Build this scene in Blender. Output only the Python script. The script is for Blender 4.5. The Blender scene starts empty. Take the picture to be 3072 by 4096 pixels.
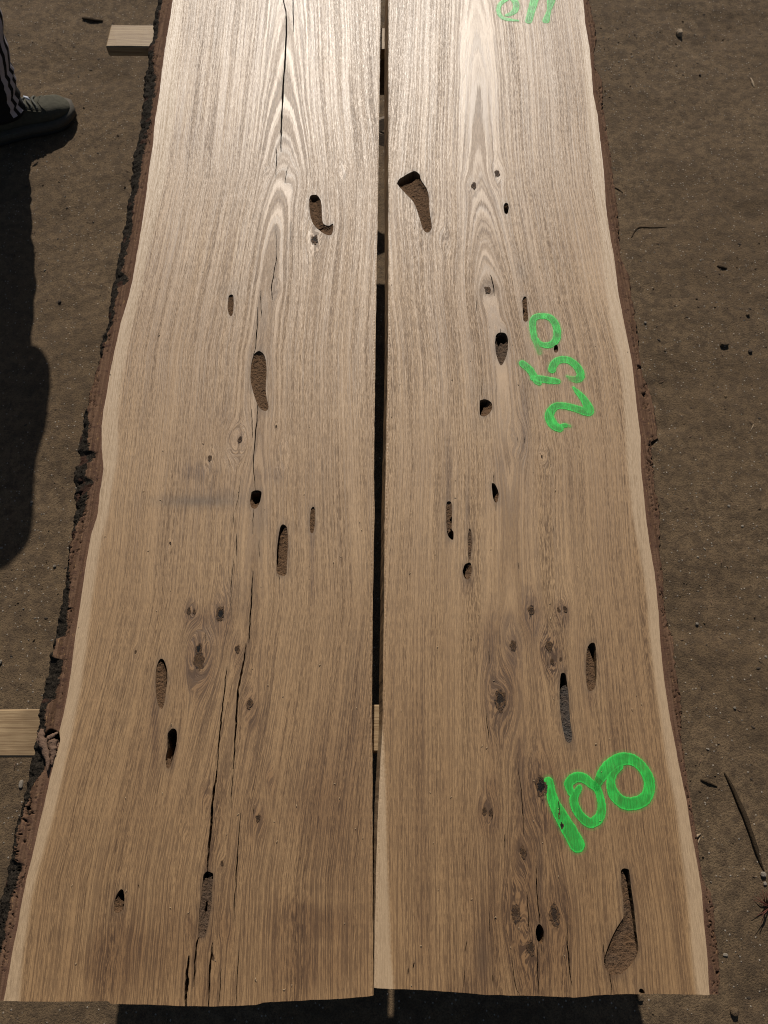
import bpy, math, random
import numpy as np
from mathutils import Vector
from mathutils.geometry import delaunay_2d_cdt
random.seed(7)
S = bpy.context.scene
COL = S.collection
R = math.radians
# ------------------------------------------------------------------ camera
H = 1.74                      # lens above the ground
TOP = 0.52                    # top face of the slabs
TH = 0.055                    # slab thickness
FPX = 2900.0
PITCH = R(67.3)
cd = bpy.data.cameras.new('camera'); cam = bpy.data.objects.new('camera', cd); COL.objects.link(cam)
cam.location = (0, 0, H); cam.rotation_euler = (R(90)-PITCH, 0, 0)
cd.sensor_fit = 'VERTICAL'; cd.sensor_height = 36; cd.lens = FPX/4096*36
cd.clip_start = 0.02; cd.clip_end = 3000
cd.dof.use_dof = True; cd.dof.focus_distance = 1.32; cd.dof.aperture_fstop = 8.0
S.camera = cam
# ------------------------------------------------------------------ light
SUN_EL = R(36.0); SUN_AZ = R(2.3)      # the sun stands ahead, a touch to the left
sd = bpy.data.lights.new('sun', 'SUN'); sd.energy = 5.0; sd.angle = R(0.53); sd.color = (1.0, 0.94, 0.85)
so = bpy.data.objects.new('sun', sd); COL.objects.link(so)
sdir = Vector((-math.sin(SUN_AZ)*math.cos(SUN_EL), math.cos(SUN_AZ)*math.cos(SUN_EL), math.sin(SUN_EL)))
so.rotation_euler = sdir.to_track_quat('Z', 'Y').to_euler()
so.location = (-1, 6, 5)
W = bpy.data.worlds.new('World'); S.world = W; W.use_nodes = True
wn = W.node_tree.nodes; wl = W.node_tree.links
sky = wn.new('ShaderNodeTexSky'); sky.sky_type = 'NISHITA'; sky.sun_disc = False
sky.sun_elevation = SUN_EL; sky.sun_rotation = -SUN_AZ; sky.air_density = 1.0; sky.dust_density = 1.2
wl.new(sky.outputs[0], wn['Background'].inputs[0]); wn['Background'].inputs[1].default_value = 0.05
S.view_settings.view_transform = 'Standard'; S.view_settings.look = 'None'
S.view_settings.exposure = -0.22; S.view_settings.gamma = 1.0
S.render.engine = 'CYCLES'; S.cycles.filter_width = 1.05

# ------------------------------------------------------------------ helpers
cp, sp = math.cos(PITCH), math.sin(PITCH)
def PA(px, py, z):
    """points of the photograph (3072x4096) seen on the horizontal plane z -> world x, y (arrays)"""
    px = np.asarray(px, float); py = np.asarray(py, float); z = np.asarray(z, float)
    a = (px-1536)/FPX; b = (py-2048)/FPX
    down = sp + b*cp; fwd = cp - b*sp
    k = (H-z)/down
    return a*k, fwd*k
def P(px, py, z=TOP):
    x, y = PA(px, py, z); return float(x), float(y)
def pxm(py, z=TOP):
    return FPX*(sp+(py-2048)/FPX*cp)/(H-z)      # photograph pixels per metre across

_rng = np.random.RandomState(3)
_perm = np.concatenate([_rng.permutation(256)]*3)
_g3 = _rng.normal(size=(256, 3)); _g3 /= np.linalg.norm(_g3, axis=1)[:, None]
def pn(x, y, z=0.0):
    x, y, z = np.broadcast_arrays(np.asarray(x, float), np.asarray(y, float), np.asarray(z, float))
    xi = np.floor(x).astype(int); yi = np.floor(y).astype(int); zi = np.floor(z).astype(int)
    fx, fy, fz = x-xi, y-yi, z-zi
    u, v, w = [f*f*f*(f*(f*6-15)+10) for f in (fx, fy, fz)]
    xi &= 255; yi &= 255; zi &= 255
    def g(i, j, k):
        h = _perm[_perm[_perm[(xi+i) & 255]+((yi+j) & 255)]+((zi+k) & 255)]
        gr = _g3[h]
        return gr[..., 0]*(fx-i)+gr[..., 1]*(fy-j)+gr[..., 2]*(fz-k)
    def L(a, b, t): return a+(b-a)*t
    return 1.5*L(L(L(g(0,0,0), g(1,0,0), u), L(g(0,1,0), g(1,1,0), u), v),
             L(L(g(0,0,1), g(1,0,1), u), L(g(0,1,1), g(1,1,1), u), v), w)
def fbm(x, y, z=0.0, o=4):
    s = 0; a = 1.0; f = 1.0
    for i in range(o):
        s = s+a*pn(np.asarray(x)*f, np.asarray(y)*f, np.asarray(z)*f+i*7.3); a *= .5; f *= 2.03
    return s
def ss(a, b, t):
    t = np.clip((np.asarray(t, float)-a)/(b-a), 0, 1); return t*t*(3-2*t)

def mesh(name, V, F, mat, parent=None, smooth=True, attrs=None, mi=None):
    me = bpy.data.meshes.new(name)
    V = np.asarray(V, float)
    if isinstance(F, np.ndarray):
        n, k = F.shape
        me.vertices.add(len(V)); me.vertices.foreach_set('co', V.ravel())
        me.loops.add(n*k); me.loops.foreach_set('vertex_index', F.ravel().astype(np.int32))
        me.polygons.add(n); me.polygons.foreach_set('loop_start', (np.arange(n)*k).astype(np.int32))
        me.polygons.foreach_set('loop_total', np.full(n, k, np.int32))
    else:
        me.from_pydata([tuple(v) for v in V], [], [tuple(int(i) for i in f) for f in F])
    me.update(calc_edges=True)
    mats = mat if isinstance(mat, (list, tuple)) else [mat]
    for m in mats: me.materials.append(m)
    if mi is not None: me.polygons.foreach_set('material_index', np.asarray(mi, np.int32))
    me.polygons.foreach_set('use_smooth', np.full(len(me.polygons), bool(smooth)))
    for k2, a in (attrs or {}).items():
        a = np.asarray(a, np.float32)
        if a.ndim == 1:
            at = me.attributes.new(k2, 'FLOAT', 'POINT'); at.data.foreach_set('value', a)
        else:
            at = me.attributes.new(k2, 'FLOAT_VECTOR', 'POINT'); at.data.foreach_set('vector', a.ravel())
    me.validate(); me.update()
    o = bpy.data.objects.new(name, me); COL.objects.link(o)
    if parent is not None: o.parent = parent
    return o
def tag(o, label=None, cat=None, group=None, kind=None):
    if label: o['label'] = label
    if cat: o['category'] = cat
    if group: o['group'] = group
    if kind: o['kind'] = kind
    return o
def empty(name, loc=(0, 0, 0)):
    o = bpy.data.objects.new(name, None); COL.objects.link(o); o.location = loc; o.empty_display_size = .1
    return o
class PB:       # collects geometry for one mesh
    def __init__(s): s.V = []; s.F = []
    def add(s, V, F):
        n = len(s.V); s.V += [tuple(v) for v in V]; s.F += [tuple(i+n for i in f) for f in F]
    def build(s, name, mat, parent=None, smooth=True):
        return mesh(name, s.V, s.F, mat, parent, smooth)
def loft(rings, cap=True):
    """rings: list of (k,3) arrays"""
    k = len(rings[0]); V = np.concatenate(rings); F = []
    for i in range(len(rings)-1):
        for j in range(k):
            F.append((i*k+j, i*k+(j+1) % k, (i+1)*k+(j+1) % k, (i+1)*k+j))
    if cap:
        F.append(tuple(range(k))[::-1]); F.append(tuple((len(rings)-1)*k+j for j in range(k)))
    return V, F
def tube(path, rad, k=10, flat=1.0, rough=0, seed=0):
    path = np.asarray(path, float); n = len(path); rings = []
    rad = np.full(n, rad, float) if np.isscalar(rad) else np.asarray(rad, float)
    T = np.gradient(path, axis=0); T /= np.linalg.norm(T, axis=1)[:, None]+1e-9
    up = np.array([0, 0, 1.]) if abs(T[:, 2]).mean() < .8 else np.array([1., 0, 0])
    th = np.linspace(0, 2*np.pi, k, endpoint=False)
    for i in range(n):
        a = np.cross(T[i], up); a /= np.linalg.norm(a)+1e-9; b = np.cross(a, T[i])
        r = rad[i]*(1+rough*pn(np.cos(th)*1.3+seed, np.sin(th)*1.3, i*.45))
        rings.append(path[i]+np.outer(r*np.cos(th), a)+np.outer(r*np.sin(th)*flat, b))
    return loft(rings)
def spline(pts, n):
    pts = np.asarray(pts, float)
    P0 = np.vstack([2*pts[0]-pts[1], pts, 2*pts[-1]-pts[-2]]); out = []
    t = np.linspace(0, len(pts)-1-1e-6, n); i = t.astype(int); f = (t-i)[:, None]
    a, b, c, d = P0[i], P0[i+1], P0[i+2], P0[i+3]
    return .5*((2*b)+(c-a)*f+(2*a-5*b+4*c-d)*f*f+(3*b-3*c+d-a)*f**3)
def box(cx, cy, z0, z1, lx, ly, rz=0, ch=.002, seg=1, rough=0, seed=0):
    """a chamfered board, long axis x, subdivided so that it can be a little uneven"""
    n = max(2, int(lx/.03)) if rough else 2
    xs = np.linspace(-lx/2, lx/2, n); rings = []
    hy = ly/2; hz = (z1-z0)/2
    prof = np.array([(-hy+ch, -hz), (hy-ch, -hz), (hy, -hz+ch), (hy, hz-ch), (hy-ch, hz), (-hy+ch, hz), (-hy, hz-ch), (-hy, -hz+ch)])
    full = [(xs[0], .985)]+[(x, 1.0) for x in ([xs[0]+ch]+list(xs[1:-1])+[xs[-1]-ch])]+[(xs[-1], .985)]
    for i, (x, s) in enumerate(full):
        p = prof.copy()
        if s < 1: p = np.sign(p)*(np.abs(p)-ch*.7)
        if rough: p = p+rough*np.stack([pn(x*9+seed, p[:, 0]*30, p[:, 1]*30), pn(x*9+seed+9, p[:, 0]*30, p[:, 1]*30)], 1)
        q = np.stack([np.full(8, x), p[:, 0], p[:, 1]+(z0+z1)/2], 1)
        c, s2 = math.cos(rz), math.sin(rz)
        rings.append(np.stack([cx+q[:, 0]*c-q[:, 1]*s2, cy+q[:, 0]*s2+q[:, 1]*c, q[:, 2]], 1))
    return loft(rings)

# ------------------------------------------------------------------ materials
class MB:
    def __init__(s, name, rough=.6, spec=.5):
        s.m = bpy.data.materials.new(name); s.m.use_nodes = True
        s.t = s.m.node_tree; s.n = s.t.nodes; s.b = s.n['Principled BSDF']
        s.b.inputs['Roughness'].default_value = rough
        s.b.inputs['Specular IOR Level'].default_value = spec
    def L(s, a, b): s.t.links.new(a, b)
    def put(s, sock, v):
        if isinstance(v, (int, float)): sock.default_value = v
        elif isinstance(v, tuple): sock.default_value = v+((1,) if len(v) == 3 and sock.type == 'RGBA' else ())
        else: s.L(v, sock)
    def attr(s, name, out='Vector'):
        n = s.n.new('ShaderNodeAttribute'); n.attribute_name = name; return n.outputs[out]
    def obj(s): return s.n.new('ShaderNodeTexCoord').outputs['Object']
    def sep(s, v):
        n = s.n.new('ShaderNodeSeparateXYZ'); s.L(v, n.inputs[0]); return n.outputs
    def scale(s, v, sc):
        n = s.n.new('ShaderNodeVectorMath'); n.operation = 'MULTIPLY'; s.L(v, n.inputs[0]); n.inputs[1].default_value = sc
        return n.outputs[0]
    def noise(s, v, scale=1, det=2, rough=.5, dist=0, out='Fac'):
        n = s.n.new('ShaderNodeTexNoise'); s.L(v, n.inputs['Vector']); n.inputs['Scale'].default_value = scale
        n.inputs['Detail'].default_value = det; n.inputs['Roughness'].default_value = rough; n.inputs['Distortion'].default_value = dist
        return n.outputs[out]
    def vor(s, v, scale=1, feat='F1', out='Distance', rnd=1):
        n = s.n.new('ShaderNodeTexVoronoi'); n.feature = feat; s.L(v, n.inputs['Vector']); n.inputs['Scale'].default_value = scale
        n.inputs['Randomness'].default_value = rnd; return n.outputs[out]
    def mr(s, v, a, b, c=0., d=1., smooth=True):
        n = s.n.new('ShaderNodeMapRange'); n.interpolation_type = 'SMOOTHSTEP' if smooth else 'LINEAR'
        s.put(n.inputs[0], v)
        for i, q in enumerate((a, b, c, d)): n.inputs[i+1].default_value = q
        return n.outputs[0]
    def math(s, op, a, b=0., c=None):
        n = s.n.new('ShaderNodeMath'); n.operation = op; s.put(n.inputs[0], a); s.put(n.inputs[1], b)
        if c is not None: s.put(n.inputs[2], c)
        return n.outputs[0]
    def mix(s, f, a, b, mode='MIX'):
        n = s.n.new('ShaderNodeMix'); n.data_type = 'RGBA'; n.blend_type = mode
        s.put(n.inputs[0], f); s.put(n.inputs[6], a); s.put(n.inputs[7], b); return n.outputs[2]
    def bump(s, h, strength=.3, dist=.001, nrm=None):
        n = s.n.new('ShaderNodeBump'); s.L(h, n.inputs['Height']); n.inputs['Strength'].default_value = strength
        n.inputs['Distance'].default_value = dist
        if nrm is not None: s.L(nrm, n.inputs['Normal'])
        return n.outputs[0]
    def fin(s, col=None, rough=None, nrm=None):
        if col is not None: s.put(s.b.inputs['Base Color'], col)
        if rough is not None: s.put(s.b.inputs['Roughness'], rough)
        if nrm is not None: s.L(nrm, s.b.inputs['Normal'])
        return s.m

def grain_nodes(m):
    gv = m.attr('gv'); mk = m.attr('mk')          # gv: ring radius, distance along the slab, distance across along the flow
    k = m.sep(mk); sap, stain, gray = k[0], k[1], k[2]
    g = m.sep(gv)
    def comb(a, b):
        c = m.n.new('ShaderNodeCombineXYZ'); m.L(a, c.inputs[0]); m.L(b, c.inputs[1]); return c.outputs[0]
    fv = comb(g[2], g[1])
    jag = m.math('MULTIPLY', m.math('SUBTRACT', m.noise(m.scale(fv, (420, 16, 1)), 1, 3, .7), .5), .0042)
    rv = comb(m.math('ADD', g[0], jag), g[1])
    ring = m.mr(m.noise(m.scale(rv, (290, 1.5, 1)), 1, 2, .6), .40, .62)
    line = m.mr(m.noise(m.scale(rv, (620, 3.0, 1)), 1, 2, .6), .48, .58)
    band = m.mr(m.noise(m.scale(rv, (42, .7, 1)), 1, 2, .5), .3, .7)
    d1 = m.noise(m.scale(fv, (820, 34, 1)), 1, 2, .65)
    dash = m.mr(d1, .50, .58)
    d2 = m.noise(m.scale(fv, (1500, 75, 1)), 1, 1, .5)
    dash2 = m.mr(d2, .50, .60)
    return gv, sap, stain, gray, ring, band, dash, dash2, line, rv

def wood_mat():
    m = MB('sawn_oak', .44, .5)
    gv, sap, stain, gray, ring, band, dash, dash2, line, rv = grain_nodes(m)
    big = m.mr(m.noise(m.obj(), 3.2, 3, .55), .3, .7)
    fl = m.attr('fl', 'Fac')                        # 1 where the rings lie flat in the cut, along the middle of the slab
    c = m.mix(big, (.390, .232, .102), (.452, .278, .128))
    c = m.mix(m.math('MULTIPLY', band, .30), c, (.250, .138, .056))
    c = m.mix(m.math('MULTIPLY', ring, m.math('ADD', .09, m.math('MULTIPLY', fl, .36))), c, (.155, .082, .034))
    c = m.mix(m.math('MULTIPLY', sap, .85), c, (.49, .345, .205))
    stn = m.mr(m.math('ADD', stain, m.math('MULTIPLY', m.math('SUBTRACT', m.noise(m.scale(rv, (120, 5, 2)), 1, 3, .6), .5), .5)), .1, .95)
    c = m.mix(m.math('MULTIPLY', stn, .6), c, (.175, .080, .026))
    c = m.mix(m.math('MULTIPLY', gray, .72), c, (.100, .070, .043))
    c = m.mix(m.math('MULTIPLY', line, m.math('ADD', m.math('MULTIPLY', stn, .5), m.math('SUBTRACT', .34, m.math('MULTIPLY', sap, .25)))), c, (.100, .050, .019))
    reg = m.math('MULTIPLY', m.mr(m.noise(m.scale(rv, (30, 1.5, 1)), 1, 2, .5), .3, .7, .55, 1.0), m.math('ADD', m.math('SUBTRACT', .62, m.math('MULTIPLY', fl, .4)), m.math('MULTIPLY', ring, .5)))
    dd = m.math('MULTIPLY', m.math('MAXIMUM', dash, m.math('MULTIPLY', dash2, 1.0)), reg)
    dk = m.math('MULTIPLY', dd, m.math('ADD', m.math('MULTIPLY', stn, .35), m.math('SUBTRACT', .66, m.math('MULTIPLY', sap, .32))))
    c = m.mix(dk, c, (.072, .035, .014))
    fine = m.noise(m.obj(), 1100, 2, .7)
    c = m.mix(.4, c, m.mix(fine, (.1, .1, .1), (.9, .9, .9)), 'OVERLAY')
    r = m.math('ADD', m.math('MULTIPLY', dd, .12), m.math('ADD', .50, m.math('MULTIPLY', ring, .06)))
    h = m.math('SUBTRACT', m.math('MULTIPLY', fine, .3), m.math('ADD', m.math('ADD', dd, m.math('MULTIPLY', line, .6)), m.math('MULTIPLY', ring, .5)))
    nrm = m.bump(h, .28, .0004)
    dark = m.math('MAXIMUM', dd, m.math('MULTIPLY', ring, m.math('ADD', .45, m.math('MULTIPLY', fl, .3))))
    m.put(m.b.inputs['Specular IOR Level'], m.math('MULTIPLY', m.math('SUBTRACT', 1.0, m.math('MULTIPLY', dark, .40)), .80))
    m.put(m.b.inputs['Coat Weight'], m.math('MULTIPLY', m.math('SUBTRACT', 1.0, m.math('MULTIPLY', dark, .45)), .18)); m.b.inputs['Coat Roughness'].default_value = .37
    m.L(nrm, m.b.inputs['Coat Normal'])
    return m.fin(c, r, nrm)
def paint_mat():
    m = MB('green_marker_paint', .4, .5)
    gv, sap, stain, gray, ring, band, dash, dash2, line, rv = grain_nodes(m)
    k = m.sep(m.attr('pd')); d = k[0]; ov = k[1]; fade = k[2]      # distance to the stroke's edge in mm, overlap, thin ends
    rag = m.math('MULTIPLY', m.math('SUBTRACT', m.noise(m.obj(), 420, 4, .7), .5), 3.4)
    de = m.math('ADD', d, rag)
    core = m.mr(de, .55, -.55)
    halo = m.mr(d, 6.0, -1.0, 0, .17)
    porous = m.math('SUBTRACT', 1.0, m.math('MULTIPLY', m.math('MAXIMUM', dash, dash2), m.math('ADD', .24, m.math('MULTIPLY', fade, .5))))
    a = m.math('MAXIMUM', halo, m.math('MULTIPLY', m.math('MULTIPLY', core, porous), m.math('SUBTRACT', .93, m.math('MULTIPLY', fade, .45))))
    edge = m.mr(de, -3.2, -.6)
    bl = m.mr(m.noise(m.obj(), 45, 2, .5), .42, .62)
    c = m.mix(bl, (.035, .44, .06), (.045, .62, .085))
    c = m.mix(m.math('MULTIPLY', m.math('MAXIMUM', line, dash), .25), c, (.025, .24, .035))
    c = m.mix(m.math('MAXIMUM', m.math('MULTIPLY', edge, .75), m.math('MULTIPLY', ov, .8)), c, (.05, .80, .11))
    m.fin(c, .42, m.bump(m.math('ADD', core, m.math('MULTIPLY', dash, -.8)), .5, .0006))
    m.L(a, m.b.inputs['Alpha'])
    return m.m
def hollow_mat():
    m = MB('dusty_cavity_wood', .9, .15)
    n1 = m.noise(m.obj(), 420, 4, .7); n2 = m.noise(m.obj(), 60, 3, .6)
    pale = m.attr('tone', 'Fac')
    c = m.mix(n2, (.110, .060, .030), (.180, .104, .055))
    c = m.mix(pale, c, (.075, .066, .058))
    c = m.mix(m.mr(n1, .5, .66, 0, .7), c, (.06, .036, .02))
    c = m.mix(m.mr(n1, .34, .42, .35, 0), c, (.26, .18, .11))
    return m.fin(c, .92, m.bump(n1, 1.0, .0035))
def bark_mat():
    m = MB('oak_bark', .95, .05)
    bk = m.attr('bk', 'Fac'); gv = m.attr('gv')
    st = m.noise(m.scale(gv, (260, 9, 1)), 1, 3, .6); n1 = m.noise(m.obj(), 75, 4, .65); n2 = m.noise(m.obj(), 420, 3, .7)
    inner = m.mix(m.mr(st, .35, .65), (.085, .047, .028), (.155, .090, .055))
    inner = m.mix(m.mr(n1, .5, .7), inner, (.065, .035, .025))
    fl = m.mr(m.noise(m.scale(gv, (700, 90, 1)), 1, 1, .5), .69, .74)
    inner = m.mix(m.math('MULTIPLY', fl, .7), inner, (.33, .2, .09))
    ed = m.attr('cam', 'Fac')
    inner = m.mix(m.math('MULTIPLY', ed, .8), inner, (.135, .070, .046))
    outer = m.mix(m.mr(n2, .35, .7), (.009, .007, .005), (.040, .032, .024))
    outer = m.mix(m.mr(m.noise(m.obj(), 33, 2, .5), .58, .66, 0, .7), outer, (.062, .03, .02))
    f = m.mr(m.math('ADD', bk, m.math('MULTIPLY', m.math('SUBTRACT', n1, .5), .9)), .38, .55)
    c = m.mix(f, inner, outer)
    h = m.math('ADD', m.math('MULTIPLY', n1, m.math('ADD', f, .3)), m.math('MULTIPLY', m.math('ADD', n2, st), .25))
    return m.fin(c, .85, m.bump(h, .8, .004))
def knot_mat():
    m = MB('dark_knot', .6, .3)
    k = m.sep(m.attr('kn')); r, a, op = k[0], k[1], k[2]
    w = m.n.new('ShaderNodeCombineXYZ'); m.put(w.inputs[0], m.math('MULTIPLY', r, 7.0)); m.put(w.inputs[1], a)
    rings = m.mr(m.noise(w.outputs[0], 1.5, 3, .6), .38, .6)
    c = m.mix(rings, (.165, .088, .038), (.078, .041, .019))
    rim = m.mr(r, .62, .82); c = m.mix(m.math('MULTIPLY', m.math('MULTIPLY', rim, m.mr(r, 1.02, .88)), m.mr(m.noise(m.obj(), 190, 2, .6), .4, .6)), c, (.034, .023, .018))
    blk = m.mr(m.math('ADD', r, m.math('MULTIPLY', m.math('SUBTRACT', m.noise(m.obj(), 170, 3, .6), .5), 1.3)), m_op(0), m_op(1))
    blk = m.math('MULTIPLY', blk, op)
    c = m.mix(blk, c, (.008, .006, .005))
    al = m.mr(m.math('ADD', r, m.math('MULTIPLY', m.math('SUBTRACT', m.noise(m.obj(), 210, 3, .65), .5), 1.5)), 1.02, .80)
    m.fin(c, .65, m.bump(m.math('SUBTRACT', rings, m.math('MULTIPLY', blk, 3.0)), .7, .001)); m.L(m.math('MULTIPLY', al, m.math('MINIMUM', m.math('ADD', .45, m.math('MULTIPLY', op, 1.2)), 1.0)), m.b.inputs['Alpha'])
    return m.m
def m_op(i): return (.62, .42)[i]
def ground_mat():
    m = MB('packed_dirt', .92, .15)
    o = m.obj()
    a = m.noise(o, 2.2, 4, .6); b = m.noise(o, 34, 6, .7); g = m.noise(o, 260, 3, .75)
    c = m.mix(m.mr(a, .3, .7), (.126, .084, .047), (.168, .115, .066))
    c = m.mix(m.mr(b, .40, .62), c, (.092, .063, .038))
    c = m.mix(m.math('MULTIPLY', m.mr(g, .48, .62), .65), c, (.055, .037, .024))
    g2 = m.noise(o, 620, 2, .7); c = m.mix(.5, c, m.mix(g2, (.15, .15, .15), (.85, .85, .85)), 'OVERLAY')
    dust = m.mr(m.noise(o, 6.5, 4, .7), .52, .72, 0, .45)
    sp1 = m.vor(o, 130); sp1c = m.vor(o, 130, out='Color')
    pick = m.mr(m.sep(sp1c)[0], .86, .9)
    spk = m.math('MULTIPLY', m.mr(sp1, .32, .18), pick)
    c = m.mix(m.math('MULTIPLY', m.mr(g, .4, .25), dust), c, (.30, .25, .19))
    c = m.mix(m.math('MULTIPLY', spk, .75), c, (.36, .31, .25))
    h = m.math('ADD', m.math('ADD', m.math('MULTIPLY', b, .9), m.math('MULTIPLY', g, .55)), m.math('MULTIPLY', spk, .3))
    return m.fin(c, .93, m.bump(h, .75, .007))
def plain(name, col, rough=.7, var=.25, sc=60, bump=.2, spec=.3, bd=.001):
    m = MB(name, rough, spec)
    n = m.noise(m.obj(), sc, 4, .65)
    c = m.mix(n, tuple(x*(1-var) for x in col), tuple(x*(1+var) for x in col))
    return m.fin(c, rough, m.bump(n, bump, bd))
def lumber_mat(name, a, b, sc=(14, 240, 240)):
    m = MB(name, .6, .35)
    n = m.noise(m.scale(m.obj(), sc), 1, 3, .65); n2 = m.noise(m.obj(), 6, 3, .6)
    c = m.mix(m.mr(n, .35, .68), a, b)
    c = m.mix(m.mr(n2, .5, .72, 0, .5), c, tuple(x*.6 for x in b))
    return m.fin(c, .62, m.bump(n, .4, .0008))
M = dict(wood=wood_mat(), paint=paint_mat(), hollow=hollow_mat(), bark=bark_mat(), knot=knot_mat(), ground=ground_mat(),
         sticker=lumber_mat('pale_sawn_lath', (.36, .25, .135), (.19, .115, .055), (10, 420, 420)),
         beam=lumber_mat('weathered_timber', (.13, .09, .055), (.07, .048, .03)),
         stone=plain('pale_stone', (.20, .168, .132), .9, .35, 40), soil=plain('damp_soil', (.05, .036, .025), .9, .3, 90, .5), stick=plain('dry_dark_twig', (.045, .031, .019), .95, .6, 260, .9, .05, .003),
         chip=plain('wood_chip', (.30, .22, .14), .8, .2, 120, .4), splint=plain('torn_bark_fibre', (.16, .098, .065), .8, .4, 260, .8, .2, .002),
         dust=plain('sawdust_curl', (.42, .31, .19), .8, .2, 200),
         cloth=plain('black_track_cloth', (.010, .010, .012), .8, .3, 300, .2, .2), stripe=plain('pale_stripe_cloth', (.42, .38, .40), .8, .06, 300, .15, .2),
         jacket=plain('dark_jacket_cloth', (.02, .022, .028), .85, .3, 200, .3, .2), skin=plain('skin', (.38, .22, .15), .5, .1, 50),
         hair=plain('dark_hair', (.02, .014, .010), .6, .4, 200, .5), shoe=plain('dusty_grey_suede', (.070, .065, .048), .9, .45, 70, .6, .12, .003),
         sole=plain('worn_grey_rubber', (.075, .064, .050), .85, .3, 90, .4, .2), dsole=plain('black_rubber', (.015, .014, .013), .8, .2, 90),
         lace=plain('grey_lace', (.085, .083, .068), .85, .2, 300), sock=plain('white_logo_patch', (.55, .58, .66), .7, .1, 200),
         eye=plain('eye', (.6, .6, .58), .2, .02, 20))

# ------------------------------------------------------------------ ground
def axis(a, b, st, far):
    c = list(np.arange(a, b+st/2, st)); s = st; lo = a; hi = b; L = []; Hh = []
    while hi < far: s *= 1.35; hi += s; lo -= s; L.append(lo); Hh.append(hi)
    return np.array(L[::-1]+c+Hh)
gx = axis(-2.1, 2.1, .0115, 900); gy = axis(-.9, 3.3, .0115, 900)
GX, GY = np.meshgrid(gx, gy)
def ground_z(x, y):
    z = .010*fbm(x*2.1, y*2.1, 1.0, 3)+.0036*fbm(x*9+4, y*9, 2.0, 3)+.0020*fbm(x*38, y*38, 5.0, 2)*(.5+.8*pn(x*4, y*4, 6.))
    z -= .009*ss(.32, .6, pn(x*3.1+7, y*3.6, 9.0))*(.6+.4*pn(x*30, y*30))       # worn hollows and old footprints
    z -= .008*np.exp(-((fbm(x*1.7+3, y*1.7, 12.)*.35-(x-1.02)*.2-(y-1.52)*.9)/.012)**2)*np.exp(-((x-1.02)/.16)**2-((y-1.52)/.12)**2)
    fr = np.exp(-(np.maximum(np.abs(x)-3, 0)+np.maximum(np.abs(y-1)-3, 0))*.5)
    z = z*fr
    k = np.exp(-((x+1.17)**2+(y-2.12)**2)/.12**2)       # trodden flat under the shoe
    k2 = np.exp(-((x+1.55)**2+(y-2.34)**2)/.13**2)
    return z*(1-k)*(1-k2)
GZ = ground_z(GX, GY)
nx, ny = len(gx), len(gy)
idx = np.arange(nx*ny).reshape(ny, nx)
GF = np.stack([idx[:-1, :-1], idx[:-1, 1:], idx[1:, 1:], idx[1:, :-1]], -1).reshape(-1, 4)
g = mesh('ground', np.stack([GX, GY, GZ], -1).reshape(-1, 3), GF, M['ground'])
tag(g, kind='structure')
def gz(x, y): return float(ground_z(np.array(x, float), np.array(y, float)))
def GP(px, py, dz=0.0):
    x, y = P(px, py, 0); return x, y, gz(x, y)+dz

def stones(name, n, area, r0, r1, mat, seed, flat=.6):
    rs = np.random.RandomState(seed)
    t = (1+5**.5)/2
    ico = np.array([(-1,t,0),(1,t,0),(-1,-t,0),(1,-t,0),(0,-1,t),(0,1,t),(0,-1,-t),(0,1,-t),(t,0,-1),(t,0,1),(-t,0,-1),(-t,0,1)], float)/1.9
    f = np.array([(0,11,5),(0,5,1),(0,1,7),(0,7,10),(0,10,11),(1,5,9),(5,11,4),(11,10,2),(10,7,6),(7,1,8),(3,9,4),(3,4,2),(3,2,6),(3,6,8),(3,8,9),(4,9,5),(2,4,11),(6,2,10),(8,6,7),(9,8,1)])
    x = rs.uniform(area[0], area[1], n*3); y = rs.uniform(area[2], area[3], n*3)
    dens = pn(x*1.6+5, y*1.6, 3.3)+.6*pn(x*6, y*6, 8.)+rs.uniform(-.6, .6, n*3)
    keep = np.argsort(-dens)[:n]; x, y = x[keep], y[keep]
    r = r0+(r1-r0)*rs.power(.35, n)*rs.rand(n)
    V = ico[None]*rs.uniform(.6, 1.25, (n, 12, 1))*r[:, None, None]*rs.uniform(.6, 1.4, (n, 1, 3))
    V[..., 2] *= flat
    an = rs.uniform(0, 6.28, n); c, s = np.cos(an)[:, None], np.sin(an)[:, None]
    X = V[..., 0]*c-V[..., 1]*s+x[:, None]; Y = V[..., 0]*s+V[..., 1]*c+y[:, None]
    Z = V[..., 2]+ground_z(x, y)[:, None]+r[:, None]*.12
    return mesh(name, np.stack([X, Y, Z], -1).reshape(-1, 3), (f[None]+12*np.arange(n)[:, None, None]).reshape(-1, 3), mat, smooth=False)
tag(stones('gravel', 7000, (-2.0, 2.0, -.7, 3.2), .0006, .0042, M['stone'], 11), kind='stuff')
tag(stones('soil_crumbs', 9000, (-2.0, 2.0, -.7, 3.2), .001, .0045, M['ground'], 12, .8), kind='stuff')

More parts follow.
